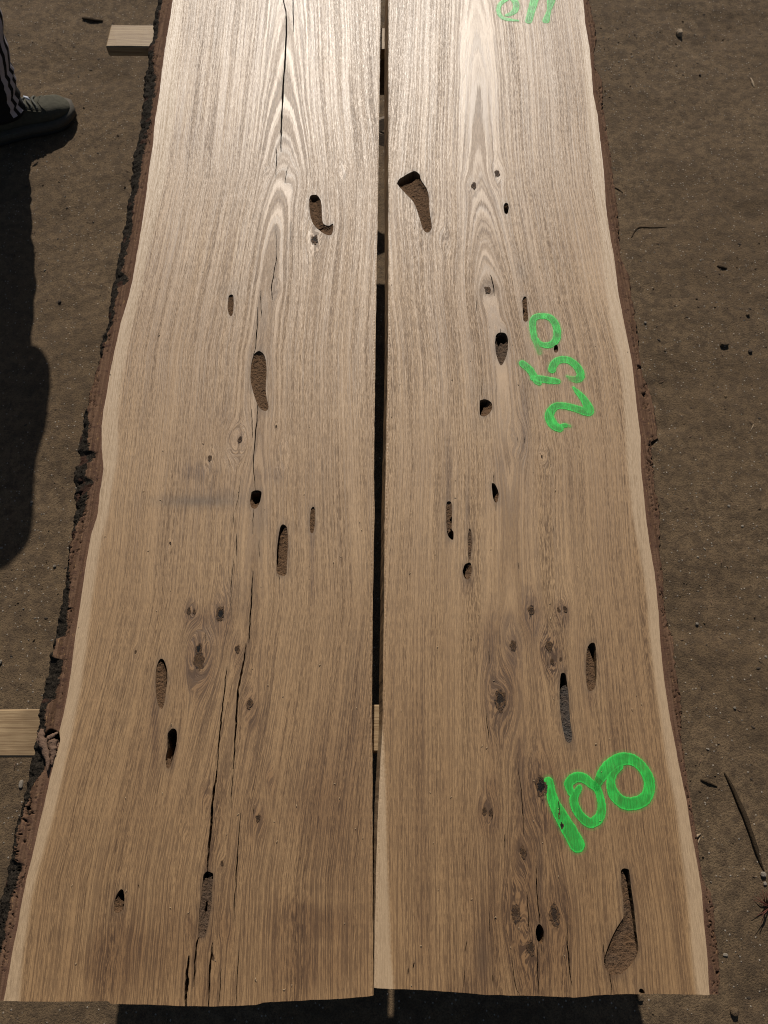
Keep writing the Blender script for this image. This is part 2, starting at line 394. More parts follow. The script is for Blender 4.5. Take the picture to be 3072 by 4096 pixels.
# ------------------------------------------------------------------ laths and sawhorses under the slabs
def sticker(pa, pb, far, near, zt, th, label, rz, seed, xr=.49):
    x0, yf = P(pa, far, zt); x1, yn = P(pb, near, zt)
    xl = min(x0, x1)
    V, F = box((xl+xr)/2, (yf+yn)/2, zt-th, zt, xr-xl, yf-yn, rz, .0025, rough=.0016, seed=seed)
    o = mesh('lath', V, F, M['sticker'], smooth=False)
    return tag(o, label, 'wooden lath')
ZB = TOP-TH-.001
sticker(440, 438, 108, 196, ZB, .028, 'pale sawn lath poking out beside the shoe, its chipped end and front face showing', R(-1.0), 1)
sticker(-420, -420, 2822, 3012, ZB, .024, 'wide pale lath under the torn bark, running out of the picture on the left', R(.8), 5)
def sawhorse(y, zt, label, rz, bh=.11, shadow_braces=True):
    t = empty('sawhorse', (0, y, 0)); hh = zt
    V, F = box(-.02, 0, hh-bh, hh, .78, .07, rz, .003, rough=.001); mesh('beam', V, F, M['beam'], t, False)
    for sx in (-1, 1):
        for sy in (-1, 1):
            pth = [(-.02+sx*.31, sy*.035, hh-.03), (-.02+sx*.35, sy*.19, -.01)]
            V, F = tube(pth, .032, 4, .6); mesh('leg', V, F, M['beam'], t, False)
    if not shadow_braces: return tag(t, label, 'sawhorse')
    V, F = tube([(-.36, .02, .06), (.30, .02, hh-.13)], .03, 4, .5); mesh('shadow_brace', V, F, M['beam'], t, False)  # unseen cross pieces, added to throw slanted shadows on the ground below the gap
    V, F = tube([(-.36, -.02, hh-.13), (.30, -.02, .06)], .03, 4, .5); mesh('shadow_brace', V, F, M['beam'], t, False)
    return tag(t, label, 'sawhorse')
sawhorse(P(1536, 152, ZB)[1], ZB-.0285, 'dark timber sawhorse under the far ends of the slabs, glimpsed through the gap', 0)
sawhorse(P(1536, 2916, ZB)[1], ZB-.0245, 'dark timber sawhorse under the near ends of the slabs, hidden in their shade', 0, .05, False)
#SLABS#

# ------------------------------------------------------------------ tracing data, in pixels of the photograph, laid on the slabs' top plane
def poly(s, ox=0, oy=0, k=1.0):
    v = [float(q) for q in s.replace(',', ' ').split()]
    return np.array(v).reshape(-1, 2)*k+np.array([ox, oy])
K1 = 1024/1659.0
def z1(s): return poly(s, 0, 0, K1)
def z2(s): return poly(s, 1024, 0, K1)
def z3(s): return poly(s, 2048, 0, K1)
def z4(s): return poly(s, 0, 1024, K1)
def z5(s): return poly(s, 1024, 1024, K1)
def z6(s): return poly(s, 2048, 1024, K1)
def z7(s): return poly(s, 0, 2048, K1)
def z8(s): return poly(s, 1024, 2048, K1)
def z9(s): return poly(s, 2048, 2048, K1)
def za(s): return poly(s, 0, 3072, K1)
def zb(s): return poly(s, 1024, 3072, K1)
def zc(s): return poly(s, 2048, 3072, K1)
def fu(s): return poly(s, 0, 0, 3072/1659.0)
YT = -74                       # where the far ends of the slabs lie, just outside the frame
LS = poly('697 -74 691 0 679 80 663 173 648 278 639 370 620 481 611 586 596 679 586 771 571 876 555 975 546 1024 531 1117 509 1209 484 1289 463 1382 441 1487 429 1561 414 1641 407 1703 407 1795 414 1876 398 1981 392 2048 383 2080 364 2141 343 2264 321 2418 302 2542 287 2665 272 2770 253 2863 238 2924 241 2961 210 3072 167 3257 133 3405 108 3504 89 3597 68 3720 43 3843 22 3967 14 4005')
LBk = poly('640 -74 633 0 623 62 617 123 600 185 599 235 586 265 579 346 577 395 568 420 567 494 546 568 534 654 525 741 512 821 497 913 484 969 472 1024 460 1086 449 1147 439 1209 435 1296 417 1320 401 1394 407 1419 386 1493 370 1549 361 1610 343 1647 336 1697 318 1752 324 1814 306 1851 296 1900 306 1937 302 2048 293 2097 287 2171 272 2233 265 2307 250 2387 238 2468 222 2542 213 2604 204 2641 191 2702 179 2764 164 2826 154 2912 133 2986 123 3072 102 3165 83 3257 59 3350 49 3411 25 3516 3 3597 -25 3720 -45 3843 -62 3967 -66 4005')
LH = poly('735 -74 718 200 690 500 650 760 592 1024 562 1178 525 1320 506 1419 491 1505 478 1610 469 1691 472 1795 460 1876 441 1975 432 2048 395 2202 364 2418 343 2604 321 2745 290 2912 256 3072 216 3245 154 3473 123 3597 93 3813 76 4005')
LE = poly('14 4005 185 4007 432 4005 444 4016 617 4019 741 4024 864 4026 1024 4019 1055 4010 1394 3993 1490 3984')
LR = poly('1494 3982 1491 3700 1490 3072 1488 2974 1489 2660 1491 2418 1498 2048 1496 1900 1498 1703 1502 1394 1507 1024 1509 950 1515 617 1518 370 1523 0 1524 -74')
RL = poly('1555 -74 1554 0 1554 1024 1552 1394 1547 1641 1539 2048 1535 2480 1530 2912 1520 3072 1510 3300 1504 3500 1499 3700 1496 3951')
RE = poly('1496 3951 1579 3956 1734 3962 1944 3979 2048 3982 2171 3985 2295 3990 2375 3982 2455 3979 2462 3976 2641 3976 2838 3980')
RS = poly('2325 -74 2333 0 2341 93 2357 185 2366 278 2372 370 2391 463 2400 555 2415 679 2424 833 2443 957 2456 1024 2474 1178 2502 1320 2529 1456 2545 1610 2563 1752 2563 1857 2582 2048 2597 2171 2619 2295 2634 2449 2641 2573 2656 2715 2681 2881 2712 3036 2718 3072 2745 3195 2764 3319 2789 3455 2807 3566 2816 3689 2829 3813 2838 3980')
RBk = poly('2338 -74 2349 0 2372 93 2381 154 2368 200 2370 260 2406 327 2405 432 2424 525 2437 636 2452 741 2468 864 2474 1024 2508 1092 2523 1197 2542 1302 2548 1394 2566 1505 2594 1555 2616 1660 2623 1752 2600 1764 2603 1845 2613 1950 2634 2048 2631 2202 2647 2326 2647 2418 2665 2511 2687 2542 2693 2665 2708 2739 2721 2863 2715 2943 2733 3072 2764 3257 2782 3381 2798 3504 2812 3547 2835 3566 2847 3640 2850 3720 2866 3813 2869 3980')
RH = poly('2300 -74 2316 0 2357 555 2375 741 2397 926 2418 1086 2443 1271 2474 1425 2492 1549 2502 1703 2511 1857 2529 2048 2560 2202 2582 2357 2597 2511 2622 2727 2653 2943 2671 3072 2705 3226 2727 3393 2745 3535 2758 3658 2770 3813 2789 3980')
# cavities: outline, depth mm, tone (0 brown, 1 grey), list of deep places, label
HL = [
 (z2('345 1290 352 1270 368 1262 395 1265 415 1290 425 1330 428 1400 434 1442 450 1458 475 1462 497 1450 502 1475 490 1520 460 1522 420 1500 370 1450 347 1370'), 7, .0, [z2('352 1272 372 1264 398 1268 410 1284 385 1290 358 1300'), z2('400 1480 436 1464 434 1474 414 1492')], 'brown L-shaped cavity'),
 (z4('1478 300 1482 262 1497 250 1512 258 1515 300 1512 350 1504 386 1488 386 1477 350'), 4, .0, [], 'dark porous slot'),
 (fu('548 765 560 758 572 770 576 800 574 835 576 860 580 880 573 888 560 880 551 860 545 840 541 815 543 785'), 4, .0, [], 'long brown cavity on the crack'),
 (z5('-30 1530 -5 1518 33 1525 33 1560 22 1600 0 1635 -28 1630 -38 1590'), 12, .0, [z5('-28 1532 30 1526 31 1565 14 1600 -6 1602 -30 1570')], 'small black hole with brown lip'),
 (z8('133 380 135 250 150 130 165 85 185 83 203 110 207 200 200 330 195 405 165 412 140 400'), 6, .0, [z8('134 260 150 130 166 88 188 86 176 110 156 150 147 230 143 330 137 330')], 'long brown cavity with black left rim'),
 (np.vstack([z5('356 1640 368 1626 380 1640')[:3], z8('382 60 376 120 364 138 350 120 350 40')]), 3, .0, [], 'shallow brown slot'),
 (za('736 905 745 850 765 805 785 785 800 796 806 830 805 870 795 920 765 940 742 930'), 10, .0, [za('763 812 785 788 804 812 804 870 796 880 770 858 758 830')], 'small cavity with black top'),
 (z7('1015 1000 1035 955 1060 958 1080 1010 1085 1080 1075 1170 1065 1240 1048 1275 1025 1250 1012 1180 1008 1080'), 5, .0, [z7('1036 960 1060 960 1080 1012 1084 1078 1079 1100 1072 1040 1056 985')], 'long brown cavity with black right rim'),
 (z7('1095 1420 1120 1402 1145 1420 1145 1490 1130 1560 1115 1620 1100 1658 1080 1657 1073 1600 1085 1520 1085 1450'), 8, .0, [z7('1095 1422 1120 1405 1143 1422 1143 1490 1128 1556 1100 1602 1076 1592 1087 1520 1088 1450')], 'oblong hole, black inside'),
 (za('1320 690 1340 670 1375 680 1382 702 1375 800 1370 900 1350 1000 1330 1090 1300 1105 1285 1080 1290 950 1305 830 1312 740'), 6, .35, [za('1320 682 1340 672 1356 690 1346 715 1324 715'), za('1334 860 1342 865 1338 925 1324 950 1320 925'), za('1356 680 1374 684 1372 702 1360 704')], 'dusty hollow along the crack'),
]
HR = [
 (z2('913 1190 922 1170 935 1155 958 1142 985 1125 1005 1116 1030 1108 1060 1130 1070 1165 1105 1220 1120 1270 1122 1340 1135 1430 1138 1480 1115 1508 1085 1490 1065 1430 1045 1370 1020 1310 970 1255 930 1212'), 6, .0, [z2('915 1190 935 1157 985 1127 1030 1110 1058 1132 1066 1156 1040 1145 1005 1170 960 1185 928 1208')], 'big brown cavity with ragged black top edge'),
 (z2('1604 1340 1610 1320 1622 1314 1634 1322 1638 1350 1632 1380 1622 1388 1610 1376'), 12, .0, [z2('1610 1345 1622 1330 1636 1350 1630 1378 1618 1380')], 'small black oval hole'),
 (z6('66 290 76 266 90 264 96 290 100 340 105 390 102 418 88 426 74 415 72 370'), 4, .0, [z6('74 345 86 345 86 360 76 362')], 'porous brown slot'),
 (z5('1549 560 1555 515 1573 498 1592 495 1614 500 1628 520 1634 560 1630 620 1610 680 1588 710 1570 680 1555 630'), 7, .45, [z5('1556 545 1566 510 1592 500 1618 508 1628 550 1606 560 1590 548 1572 575')], 'oval cavity, dark and crumbly at the top'),
 (z5('1450 935 1485 928 1520 945 1532 975 1520 1010 1485 1038 1452 1030 1450 980'), 10, .0, [z5('1452 937 1485 930 1506 944 1480 966 1466 1000 1457 1024 1451 1010')], 'round cavity, black on its left'),
 (z5('1528 1472 1545 1475 1565 1510 1573 1550 1565 1590 1550 1597 1535 1560 1528 1500'), 10, .0, [z5('1529 1474 1545 1477 1563 1512 1566 1535 1552 1550 1543 1585 1533 1555')], 'leaf-shaped black hole'),
 (np.vstack([z5('1232 1625 1238 1595 1256 1590 1268 1610'), z8('1270 40 1268 110 1280 130 1279 175 1262 176 1240 140 1232 60')]), 5, .15, [z8('1252 128 1270 116 1279 132 1277 172 1264 172 1250 150'), z8('1256 40 1268 38 1268 54 1258 58')], 'narrow brown slot ending in a black pit'),
 (z8('1340 380 1350 345 1366 332 1390 330 1398 370 1390 420 1370 438 1352 425 1342 400'), 9, .1, [z8('1341 380 1351 346 1372 334 1366 362 1356 400 1352 420 1344 402')], 'small cavity, black on its left'),
 (z8('1374 150 1382 110 1392 118 1398 180 1396 260 1386 320 1376 260'), 2, .25, [], 'faint shallow groove'),
 (z6('272 590 276 578 292 577 298 590 298 615 290 626 277 624 271 608'), 10, .3, [z6('274 588 278 579 290 579 296 590 290 600 276 602')], 'tiny black hole'),
 (z9('493 870 510 850 535 850 545 900 548 1000 545 1100 530 1150 500 1158 485 1120 478 1020 483 920'), 6, .0, [z9('495 872 512 852 534 853 543 900 547 1000 544 1078 538 1050 536 980 518 920')], 'long cavity with black right rim'),
 (z9('312 1080 320 1045 345 1048 357 1110 368 1200 375 1320 385 1400 392 1460 378 1495 350 1480 333 1420 318 1340 308 1220'), 5, .85, [z9('313 1080 321 1048 344 1050 355 1110 352 1118 334 1125 322 1150 312 1195')], 'long grey hollow with black upper end'),
 (zc('705 668 715 655 732 650 750 655 760 668 770 750 790 900 805 1050 818 1180 790 1250 740 1310 690 1342 640 1335 605 1300 597 1240 625 1150 670 1050 712 985 722 960 720 850 708 760'), 5, .1, [zc('712 660 730 652 750 657 759 670 770 752 790 900 804 1050 817 1178 800 1120 780 950 764 850 750 740 738 700'), zc('598 1255 598 1238 626 1150 670 1052 700 1010 660 1095 646 1140 620 1200')], 'largest cavity, bottle-shaped, black along its right side'),
 (zc('153 1060 160 1030 175 1010 195 1028 205 1050 207 1080 205 1110 190 1138 168 1122 156 1090'), 14, .2, [zc('158 1060 175 1014 203 1050 203 1108 190 1134 170 1118')], 'black pointed hole on a crack'),
 (zc('823 1450 826 1434 842 1430 856 1444 860 1462 842 1462'), 14, .0, [zc('826 1448 840 1433 856 1446 856 1460 840 1460')], 'tiny black hole at the sawn end'),
]
# knots: x, y, radius (px), openness of the dark core
KL = [np.append(z7('%d %d' % (a, b))[0], (r, o)) for a, b, r, o in [(1430,655,36,1),(1290,965,46,.25),(1288,890,30,1),(1225,640,17,.6),(1260,645,13,.4),(1538,888,21,.5),(1618,1240,26,.5),(1104,202,8,.8),(880,905,9,.3)]]
KL += [np.append(z4('%d %d' % (a, b))[0], (r, o)) for a, b, r, o in [(1555,1190,18,.7),(1530,1220,36,.1),(1360,1310,18,.3)]]
KL += [np.append(z2('%d %d' % (a, b))[0], (r, o)) for a, b, r, o in [(380,1552,28,.8),(215,1195,20,.2),(565,1107,15,.1),(66,1107,12,.1)]]
KL += [np.append(z5('%d %d' % (a, b))[0], (r, o)) for a, b, r, o in [(122,212,19,.1),(172,1300,24,.1),(130,1104,6,.9)]]
KL += [np.append(za('%d %d' % (a, b))[0], (r, o)) for a, b, r, o in [(1337,162,17,.2),(1440,615,14,.3),(1235,1003,16,.2),(1461,1010,16,.2),(1380,1225,14,.3),(1206,414,11,.2)]]
KL += [np.append(zb('%d %d' % (a, b))[0], (r, o)) for a, b, r, o in [(15,325,20,.6),(92,38,15,.1)]]
KR = [np.append(z2('%d %d' % (a, b))[0], (r, o)) for a, b, r, o in [(1562,1125,24,.5),(1410,1205,22,.6),(1225,1555,22,.2)]]
KR += [np.append(z5('%d %d' % (a, b))[0], (r, o)) for a, b, r, o in [(1500,218,24,.5),(1595,468,12,.2)]]
KR += [np.append(z6('%d %d' % (a, b))[0], (r, o)) for a, b, r, o in [(35,1190,32,.2),(215,1308,20,.2),(193,1300,7,.8)]]
KR += [np.append(z9('%d %d' % (a, b))[0], (r, o)) for a, b, r, o in [(125,638,26,.6),(302,632,15,.3),(345,629,18,.5),(8,865,28,.4),(240,868,30,.4),(262,968,16,.4),(315,955,10,.3)]]
KR += [np.append(z8('%d %d' % (a, b))[0], (r, o)) for a, b, r, o in [(1578,1215,50,.85)]]
KR += [np.append(zb('%d %d' % (a, b))[0], (r, o)) for a, b, r, o in [(1480,278,19,.4),(1523,288,19,.4)]]
KR += [np.append(zc('%d %d' % (a, b))[0], (r, o)) for a, b, r, o in [(186,125,50,1),(322,372,16,1),(72,550,30,.5),(25,938,44,.5),(272,948,48,.7),(120,1158,36,.6)]]
# cracks: centre line, greatest width in px
CL = [(z2('238 -120 240 0 241 100 243 205'), 7), (z2('168 -120 178 0 192 70 197 150 192 300 186 420 176 560 170 700 165 800 162 900 162 985'), 11),
 (z2('130 955 133 1040 128 1150'), 5), (z2('206 1080 196 1130 186 1190'), 4), (z2('128 1450 132 1560 133 1660'), 3), (z2('228 1440 226 1600'), 3),
 (z5('136 -10 134 20 120 80 112 140 100 200 104 250 107 285'), 6), (z5('30 225 33 320 34 400'), 5), (z5('10 330 8 430 3 510 -4 600 -18 640'), 6),
 (fu('560 790 559 830 557 880 552 940 547 1000 549 1030 552 1063'), 6), (z4('1630 990 1634 1100 1638 1180'), 4), (z4('1560 1430 1545 1560 1520 1659'), 2.5),
 (z5('-15 1640 -20 1700 -22 1800'), 4), (z8('150 405 151 440'), 3), (z8('20 180 20 290'), 4), (z7('1517 0 1512 80'), 3), (z7('1533 140 1533 210 1531 285'), 5), (z7('1515 300 1505 400 1496 530 1498 600 1495 690'), 4),
 (z7('1641 380 1633 480 1630 580 1622 680 1615 780 1613 850'), 9), (z7('1592 850 1588 910 1580 970 1570 1025 1556 1080 1545 1150 1535 1260 1530 1350 1524 1450 1519 1560 1512 1665'), 11),
 (z7('1335 780 1330 800 1332 840'), 3), (z7('1470 1000 1460 1100 1445 1250 1432 1350 1424 1450 1416 1540 1408 1665'), 8),
 (za('1408 0 1402 60 1390 110 1384 170 1376 240 1372 330 1365 410 1356 500 1350 580 1345 680'), 12), (za('1512 0 1502 150 1500 260'), 3), (za('1558 290 1548 450 1540 560 1532 700 1520 850 1515 1000'), 5), (za('1548 1180 1538 1350 1526 1545'), 3.5),
 (za('1298 1085 1280 1120 1268 1200 1262 1300 1254 1420'), 8), (za('1226 1215 1216 1300 1210 1400 1204 1470 1203 1560'), 17), (za('1380 1130 1372 1200 1360 1300 1356 1420 1351 1560'), 9), (za('1436 1300 1428 1400 1420 1550'), 4), (za('1650 240 1640 300'), 3),
 (za('896 755 900 780'), 5)]
CR = [(z5('1519 122 1530 160 1540 200 1545 258'), 7), (z5('1585 470 1584 500'), 3), (z5('1466 800 1462 860 1462 905'), 3), (z5('1540 1400 1538 1470'), 3), (z5('1555 1590 1553 1650'), 3), (z5('1428 280 1430 360'), 2.5), (z8('1376 230 1376 330'), 3),
 (z6('80 1170 82 1215'), 4), (z6('38 1175 38 1210'), 3), (z6('240 1250 240 1325'), 3.5), (z9('130 640 110 700'), 2.5), (z9('270 90 273 160'), 2.5), (z9('40 330 42 370'), 3), (z9('325 650 327 770'), 2.5), (z8('1508 900 1512 990'), 3), (z8('1490 1300 1502 1400 1508 1475'), 4),
 (z9('225 1040 240 880'), 2), (zc('303 205 306 280 303 350'), 5), (zb('1515 930 1512 1000 1518 1080'), 3), (zb('1535 300 1528 340'), 4), (zb('1025 1260 1018 1300'), 5), (zb('990 1295 984 1340'), 4), (zb('1362 1120 1358 1190'), 4), (zb('1350 1310 1348 1420'), 3), (zb('1610 430 1612 520'), 3), (zb('1535 1340 1535 1400'), 4),
 (zc('160 650 158 720 165 850 175 940 178 1010'), 5), (zc('190 1138 190 1220'), 3), (zc('165 1150 165 1300 175 1470'), 5), (zc('357 1000 358 1100 368 1250 378 1330 388 1415'), 6), (zc('625 1215 632 1330 648 1470'), 5), (zc('592 1140 598 1230'), 4), (zc('38 0 60 150 70 300 75 450'), 3.5), (zc('95 800 105 950 112 1100'), 4), (zc('0 1230 20 1400 50 1470'), 3), (zb('1130 0 1130 1')-3000, 1)]
CR = CR[:-1]
# stains: x, y, rx, ry, brown, grey   (px)
STL = [(800,2005,190,26,0,.95),(900,1995,150,36,.1,.5),(930,1160,60,45,0,.35),(900,1660,50,80,.35,0),(800,1890,90,45,.55,.1),(850,1960,90,55,.35,.1),(1090,1900,70,40,.4,.1),(1050,2070,26,90,.25,.5),(1250,2180,16,130,.5,0),(1250,2330,12,120,.45,0),
 (800,2480,45,40,.55,0),(880,2490,26,36,.35,0),(800,2700,40,50,.6,0),(1035,2600,30,200,.2,0),(1130,2200,30,60,.5,0),(620,2920,16,160,.7,.2),(470,3790,90,70,.75,0),(430,3860,120,110,.4,0),(480,3700,26,80,.4,0),(1250,3700,170,90,.55,0),(1180,3650,60,60,.4,0),(1330,3300,120,330,.33,0),(1400,2900,90,260,.25,0),
 (1020,2870,20,40,.5,0),(870,3560,90,420,.28,0),(640,3800,200,160,.25,0),(830,3950,60,80,.35,0),(1240,3850,160,120,.4,0),(690,3700,30,110,.35,.1),(955,1740,45,40,.2,0),(1020,2950,90,500,.16,0),(1250,3180,150,200,.2,0),(560,3180,60,200,.1,0),(980,2430,30,40,.25,.25),(950,2350,40,60,.2,.2)]
STR = [(2100,1640,30,240,.45,.3),(2110,2050,14,200,.3,.2),(1790,1930,14,200,.45,.2),(1800,2080,12,90,.5,.1),(1870,2050,10,120,.5,.3),(1870,2330,26,60,.55,.1),(2090,1080,30,60,0,.45),(1950,1170,60,50,0,.35),(1990,1390,18,60,0,.5),(1945,1560,60,40,0,.35),(1940,1700,70,60,.12,.15),(1995,1850,60,50,.3,.1),(1985,1980,70,90,.2,.1),
 (1960,2560,60,130,.5,0),(2000,2480,90,60,.35,0),(2130,2460,70,120,.4,0),(2200,2600,50,60,.45,0),(2030,2700,50,90,.4,0),(1980,2730,34,34,.5,.2),(2140,2450,14,110,.5,.1),(2080,3150,14,180,.85,.5),(2090,3400,18,110,.6,.2),(1930,3830,32,110,.55,.75),(1890,3950,60,50,.3,.3),(2160,3480,10,170,.5,.7),(2170,3650,20,110,.4,.3),(2125,3800,16,110,.5,.4),(2230,3600,26,70,.5,.2),(2065,3640,26,60,.4,.1),(1960,3250,40,60,.4,0),(1965,3160,26,40,.5,0),(2160,3700,120,300,.32,0),(2130,3200,100,200,.28,0),(1960,3600,90,300,.22,0),
 (2290,2980,20,40,0,.6),(2250,2700,18,60,.2,.15),(2360,2790,14,50,.4,.2),(2450,3900,60,20,.2,.35),(2540,3780,18,60,0,.35),(2050,2250,80,90,.2,0),(2180,2150,60,160,.15,0),(2300,2400,200,500,.08,0),(1700,3500,40,400,.1,.12)]

SWL = [(950, 1760, 110, 70), (1110, 1850, 70, 70), (840, 1900, 90, 60), (1150, 730, 70, 80), (1060, 1100, 80, 60), (800, 2480, 80, 90), (860, 2620, 90, 90), (480, 3800, 90, 70)]
SWR = [(1950, 720, 120, 80), (1990, 1180, 80, 90), (2060, 1770, 100, 70), (2000, 2470, 150, 130), (2190, 2520, 120, 150), (1990, 2790, 90, 110), (2200, 3640, 90, 90), (1960, 1620, 60, 80), (2060, 3650, 60, 70)]
def pip(px, py, poly):
    x0, y0 = poly[:, 0], poly[:, 1]; x1, y1 = np.roll(x0, -1), np.roll(y0, -1)
    out = np.zeros(len(px), bool)
    bb = (px >= x0.min()) & (px <= x0.max()) & (py >= y0.min()) & (py <= y0.max())
    ii = np.where(bb)[0]
    if len(ii) == 0: return out
    X, Y = px[ii], py[ii]; r = np.zeros(len(ii), bool)
    for a, b, c, d in zip(x0, y0, x1, y1):
        if b == d: continue
        r ^= ((b > Y) != (d > Y)) & (X < (c-a)*(Y-b)/(d-b)+a)
    out[ii] = r; return out
def segdist(px, py, line, closed=False, w=None):
    """distance to a polyline; with w (per-vertex half widths) returns distance minus local half width"""
    a = line; b = np.roll(line, -1, 0)
    if not closed: a, b = a[:-1], b[:-1]
    best = np.full(len(px), 1e9); n = len(a)
    for i in range(n):
        d = b[i]-a[i]; L2 = (d*d).sum()+1e-14
        t = np.clip(((px-a[i, 0])*d[0]+(py-a[i, 1])*d[1])/L2, 0, 1)
        q = np.hypot(px-a[i, 0]-t*d[0], py-a[i, 1]-t*d[1])
        if w is not None: q = q-(w[i]+(w[(i+1) % len(w)]-w[i])*t)
        best = np.minimum(best, q)
    return best
def W2(p, z=TOP):
    x, y = PA(p[:, 0], p[:, 1], z); return np.stack([x, y], 1)
def densify(p, step, closed=True):
    q = []; n = len(p)
    for i in range(n if closed else n-1):
        a, b = p[i], p[(i+1) % n]; k = max(1, int(np.ceil(np.hypot(*(b-a))/step)))
        q += [a+(b-a)*j/k for j in range(k)]
    if not closed: q.append(p[-1])
    return np.array(q)
def wobble(p, amp, f, seed):
    return p+amp*np.stack([fbm(p[:, 0]*f+seed, p[:, 1]*f, 1.5, 3), fbm(p[:, 0]*f+seed+31, p[:, 1]*f, 4.5, 3)], 1)

def build_slab(root, side, sap_edge, end_edge, inner_edge, heart, holes, cracks, knots, stains, pithline, dfun, right_gap_slope, seed):
    sgn = 1 if side == 'L' else -1
    # outline, world metres
    if side == 'L': loop = np.vstack([sap_edge, end_edge[1:], inner_edge])
    else: loop = np.vstack([inner_edge, end_edge[1:], sap_edge[::-1]])
    ow = wobble(densify(W2(loop), .004), .0005, 60, seed)
    hpoly = [wobble(densify(spline(np.vstack([W2(h[0]), W2(h[0])[:1]]), len(h[0])*4)[:-1], .0015), .00022, 150, seed+i) for i, h in enumerate(holes)]
    cpoly = []
    for i, (c, wpx) in enumerate(cracks):
        n = max(6, int(len(c)*5)); cw = spline(W2(c), n); t = np.linspace(0, 1, n)
        wm = wpx*K1/pxm(c[:, 1].mean())*(1.0+.3*ss(2500, 3200, c[:, 1].mean()))
        hw = .5*wm*(np.sin(np.pi*np.clip(t*.94+.03, 0, 1))**.45)*(1+.5*pn(t*n*.35, i*3.1, 7.))
        hw = np.maximum(hw, .00012)
        cw = cw+np.stack([.0011*fbm(cw[:, 1]*55, i*5., 2.), np.zeros(n)], 1)
        T = np.gradient(cw, axis=0); T /= np.linalg.norm(T, axis=1)[:, None]
        N = np.stack([-T[:, 1], T[:, 0]], 1)
        jit = 1+.3*pn(t*n*1.2, 3., i)[:, None]
        cpoly.append(np.vstack([cw+N*hw[:, None]*jit, (cw-N*hw[:, None])[::-1]]))
    # interior points
    x0, y0 = ow.min(0); x1, y1 = ow.max(0)
    st = .0042
    xs = np.arange(x0, x1, st); ys = np.arange(y0, y1, st*.87)
    X, Y = np.meshgrid(xs, ys); X[::2] += st/2; X, Y = X.ravel(), Y.ravel()
    rs = np.random.RandomState(seed); X = X+rs.uniform(-.0006, .0006, len(X)); Y = Y+rs.uniform(-.0006, .0006, len(Y))
    ex = []
    for kx, ky, kr, ko in knots:
        r = kr/pxm(ky)*K1*3.0; c = W2(np.array([[kx, ky]]))[0]; q = np.arange(-r, r, .0018)
        a, b = np.meshgrid(q, q*1.5); ex.append(np.stack([c[0]+a.ravel(), c[1]+b.ravel()], 1))
    ex = np.vstack(ex); X = np.append(X, ex[:, 0]); Y = np.append(Y, ex[:, 1])
    ok = pip(X, Y, ow); X, Y = X[ok], Y[ok]
    for p in hpoly+cpoly:
        k = pip(X, Y, p); X, Y = X[~k], Y[~k]
    loops = [ow]+hpoly+cpoly
    V = []; Eg = []
    for p in loops:
        n0 = len(V); V += [Vector((float(a), float(b))) for a, b in p]; m = len(p)
        Eg += [(n0+i, n0+(i+1) % m) for i in range(m)]
    V += [Vector((float(a), float(b))) for a, b in zip(X, Y)]
    res = delaunay_2d_cdt(V, Eg, [], 0, 1e-6)
    vo = np.array([(v[0], v[1]) for v in res[0]]); tri = np.array(res[2])
    c = vo[tri].mean(1)
    keep = pip(c[:, 0], c[:, 1], ow)
    for p in hpoly+cpoly: keep &= ~pip(c[:, 0], c[:, 1], p)
    tri = tri[keep]
    used = np.unique(tri); mp = -np.ones(len(vo), int); mp[used] = np.arange(len(used)); tri = mp[tri]; vo = vo[used]
    a = vo[tri[:, 1]]-vo[tri[:, 0]]; b = vo[tri[:, 2]]-vo[tri[:, 0]]
    fl = (a[:, 0]*b[:, 1]-a[:, 1]*b[:, 0]) < 0; tri[fl] = tri[fl][:, ::-1]
    nv = len(vo)
    e = np.concatenate([tri[:, [0, 1]], tri[:, [1, 2]], tri[:, [2, 0]]])
    key = e.min(1).astype(np.int64)*nv+e.max(1); u, inv, cnt = np.unique(key, return_inverse=True, return_counts=True)
    be = e[cnt[inv] == 1]                         # border edges, wound with the top face
    bx, by = vo[:, 0], vo[:, 1]
    zt = TOP+.0004*pn(bx*6, by*3, seed)
    drop = 0
    ed = segdist(bx, by, W2(inner_edge))
    zt = zt-.0006*ss(.003, 0, ed)
    lo = vo.copy()
    near_gap = ss(.007, .0025, ed)
    if side == 'R': lo[:, 0] -= near_gap*right_gap_slope(by)
    else: lo[:, 0] -= near_gap*.004
    V3 = np.concatenate([np.column_stack([vo, zt]), np.column_stack([lo, np.full(nv, TOP-TH)])])
    walls = np.concatenate([np.stack([be[:, 0], be[:, 0]+nv, be[:, 1]+nv], 1), np.stack([be[:, 0], be[:, 1]+nv, be[:, 1]], 1)])
    F = np.concatenate([tri, tri[:, ::-1]+nv, walls])
    at = wood_attrs(bx, by, heart, inner_edge, side, hpoly, cpoly, knots, stains, pithline, dfun, seed)
    gv = np.concatenate([at[0], at[0]+np.array([0, .05, 0])]); mk = np.concatenate([at[1], at[1]])
    o = mesh('plank', V3, F, M['wood'], root, False, {'gv': gv, 'mk': mk, 'fl': np.concatenate([at[2], at[2]])})
    # cavities, each with its own rough floor
    for i, (h, hp) in enumerate(zip(holes, hpoly)):
        ctr = hp.mean(0); q = densify(hp, .0015); nrm = q-ctr
        q = q+nrm/np.linalg.norm(nrm, axis=1)[:, None]*.0006
        a0, b0 = q.min(0), q.max(0)
        gxx, gyy = np.meshgrid(np.arange(a0[0], b0[0], .0016), np.arange(a0[1], b0[1], .0016))
        gxx, gyy = gxx.ravel()+rs.uniform(-.0004, .0004, gxx.size), gyy.ravel()+rs.uniform(-.0004, .0004, gyy.size)
        k = pip(gxx, gyy, q) & (segdist(gxx, gyy, q, True) > .0007); gxx, gyy = gxx[k], gyy[k]
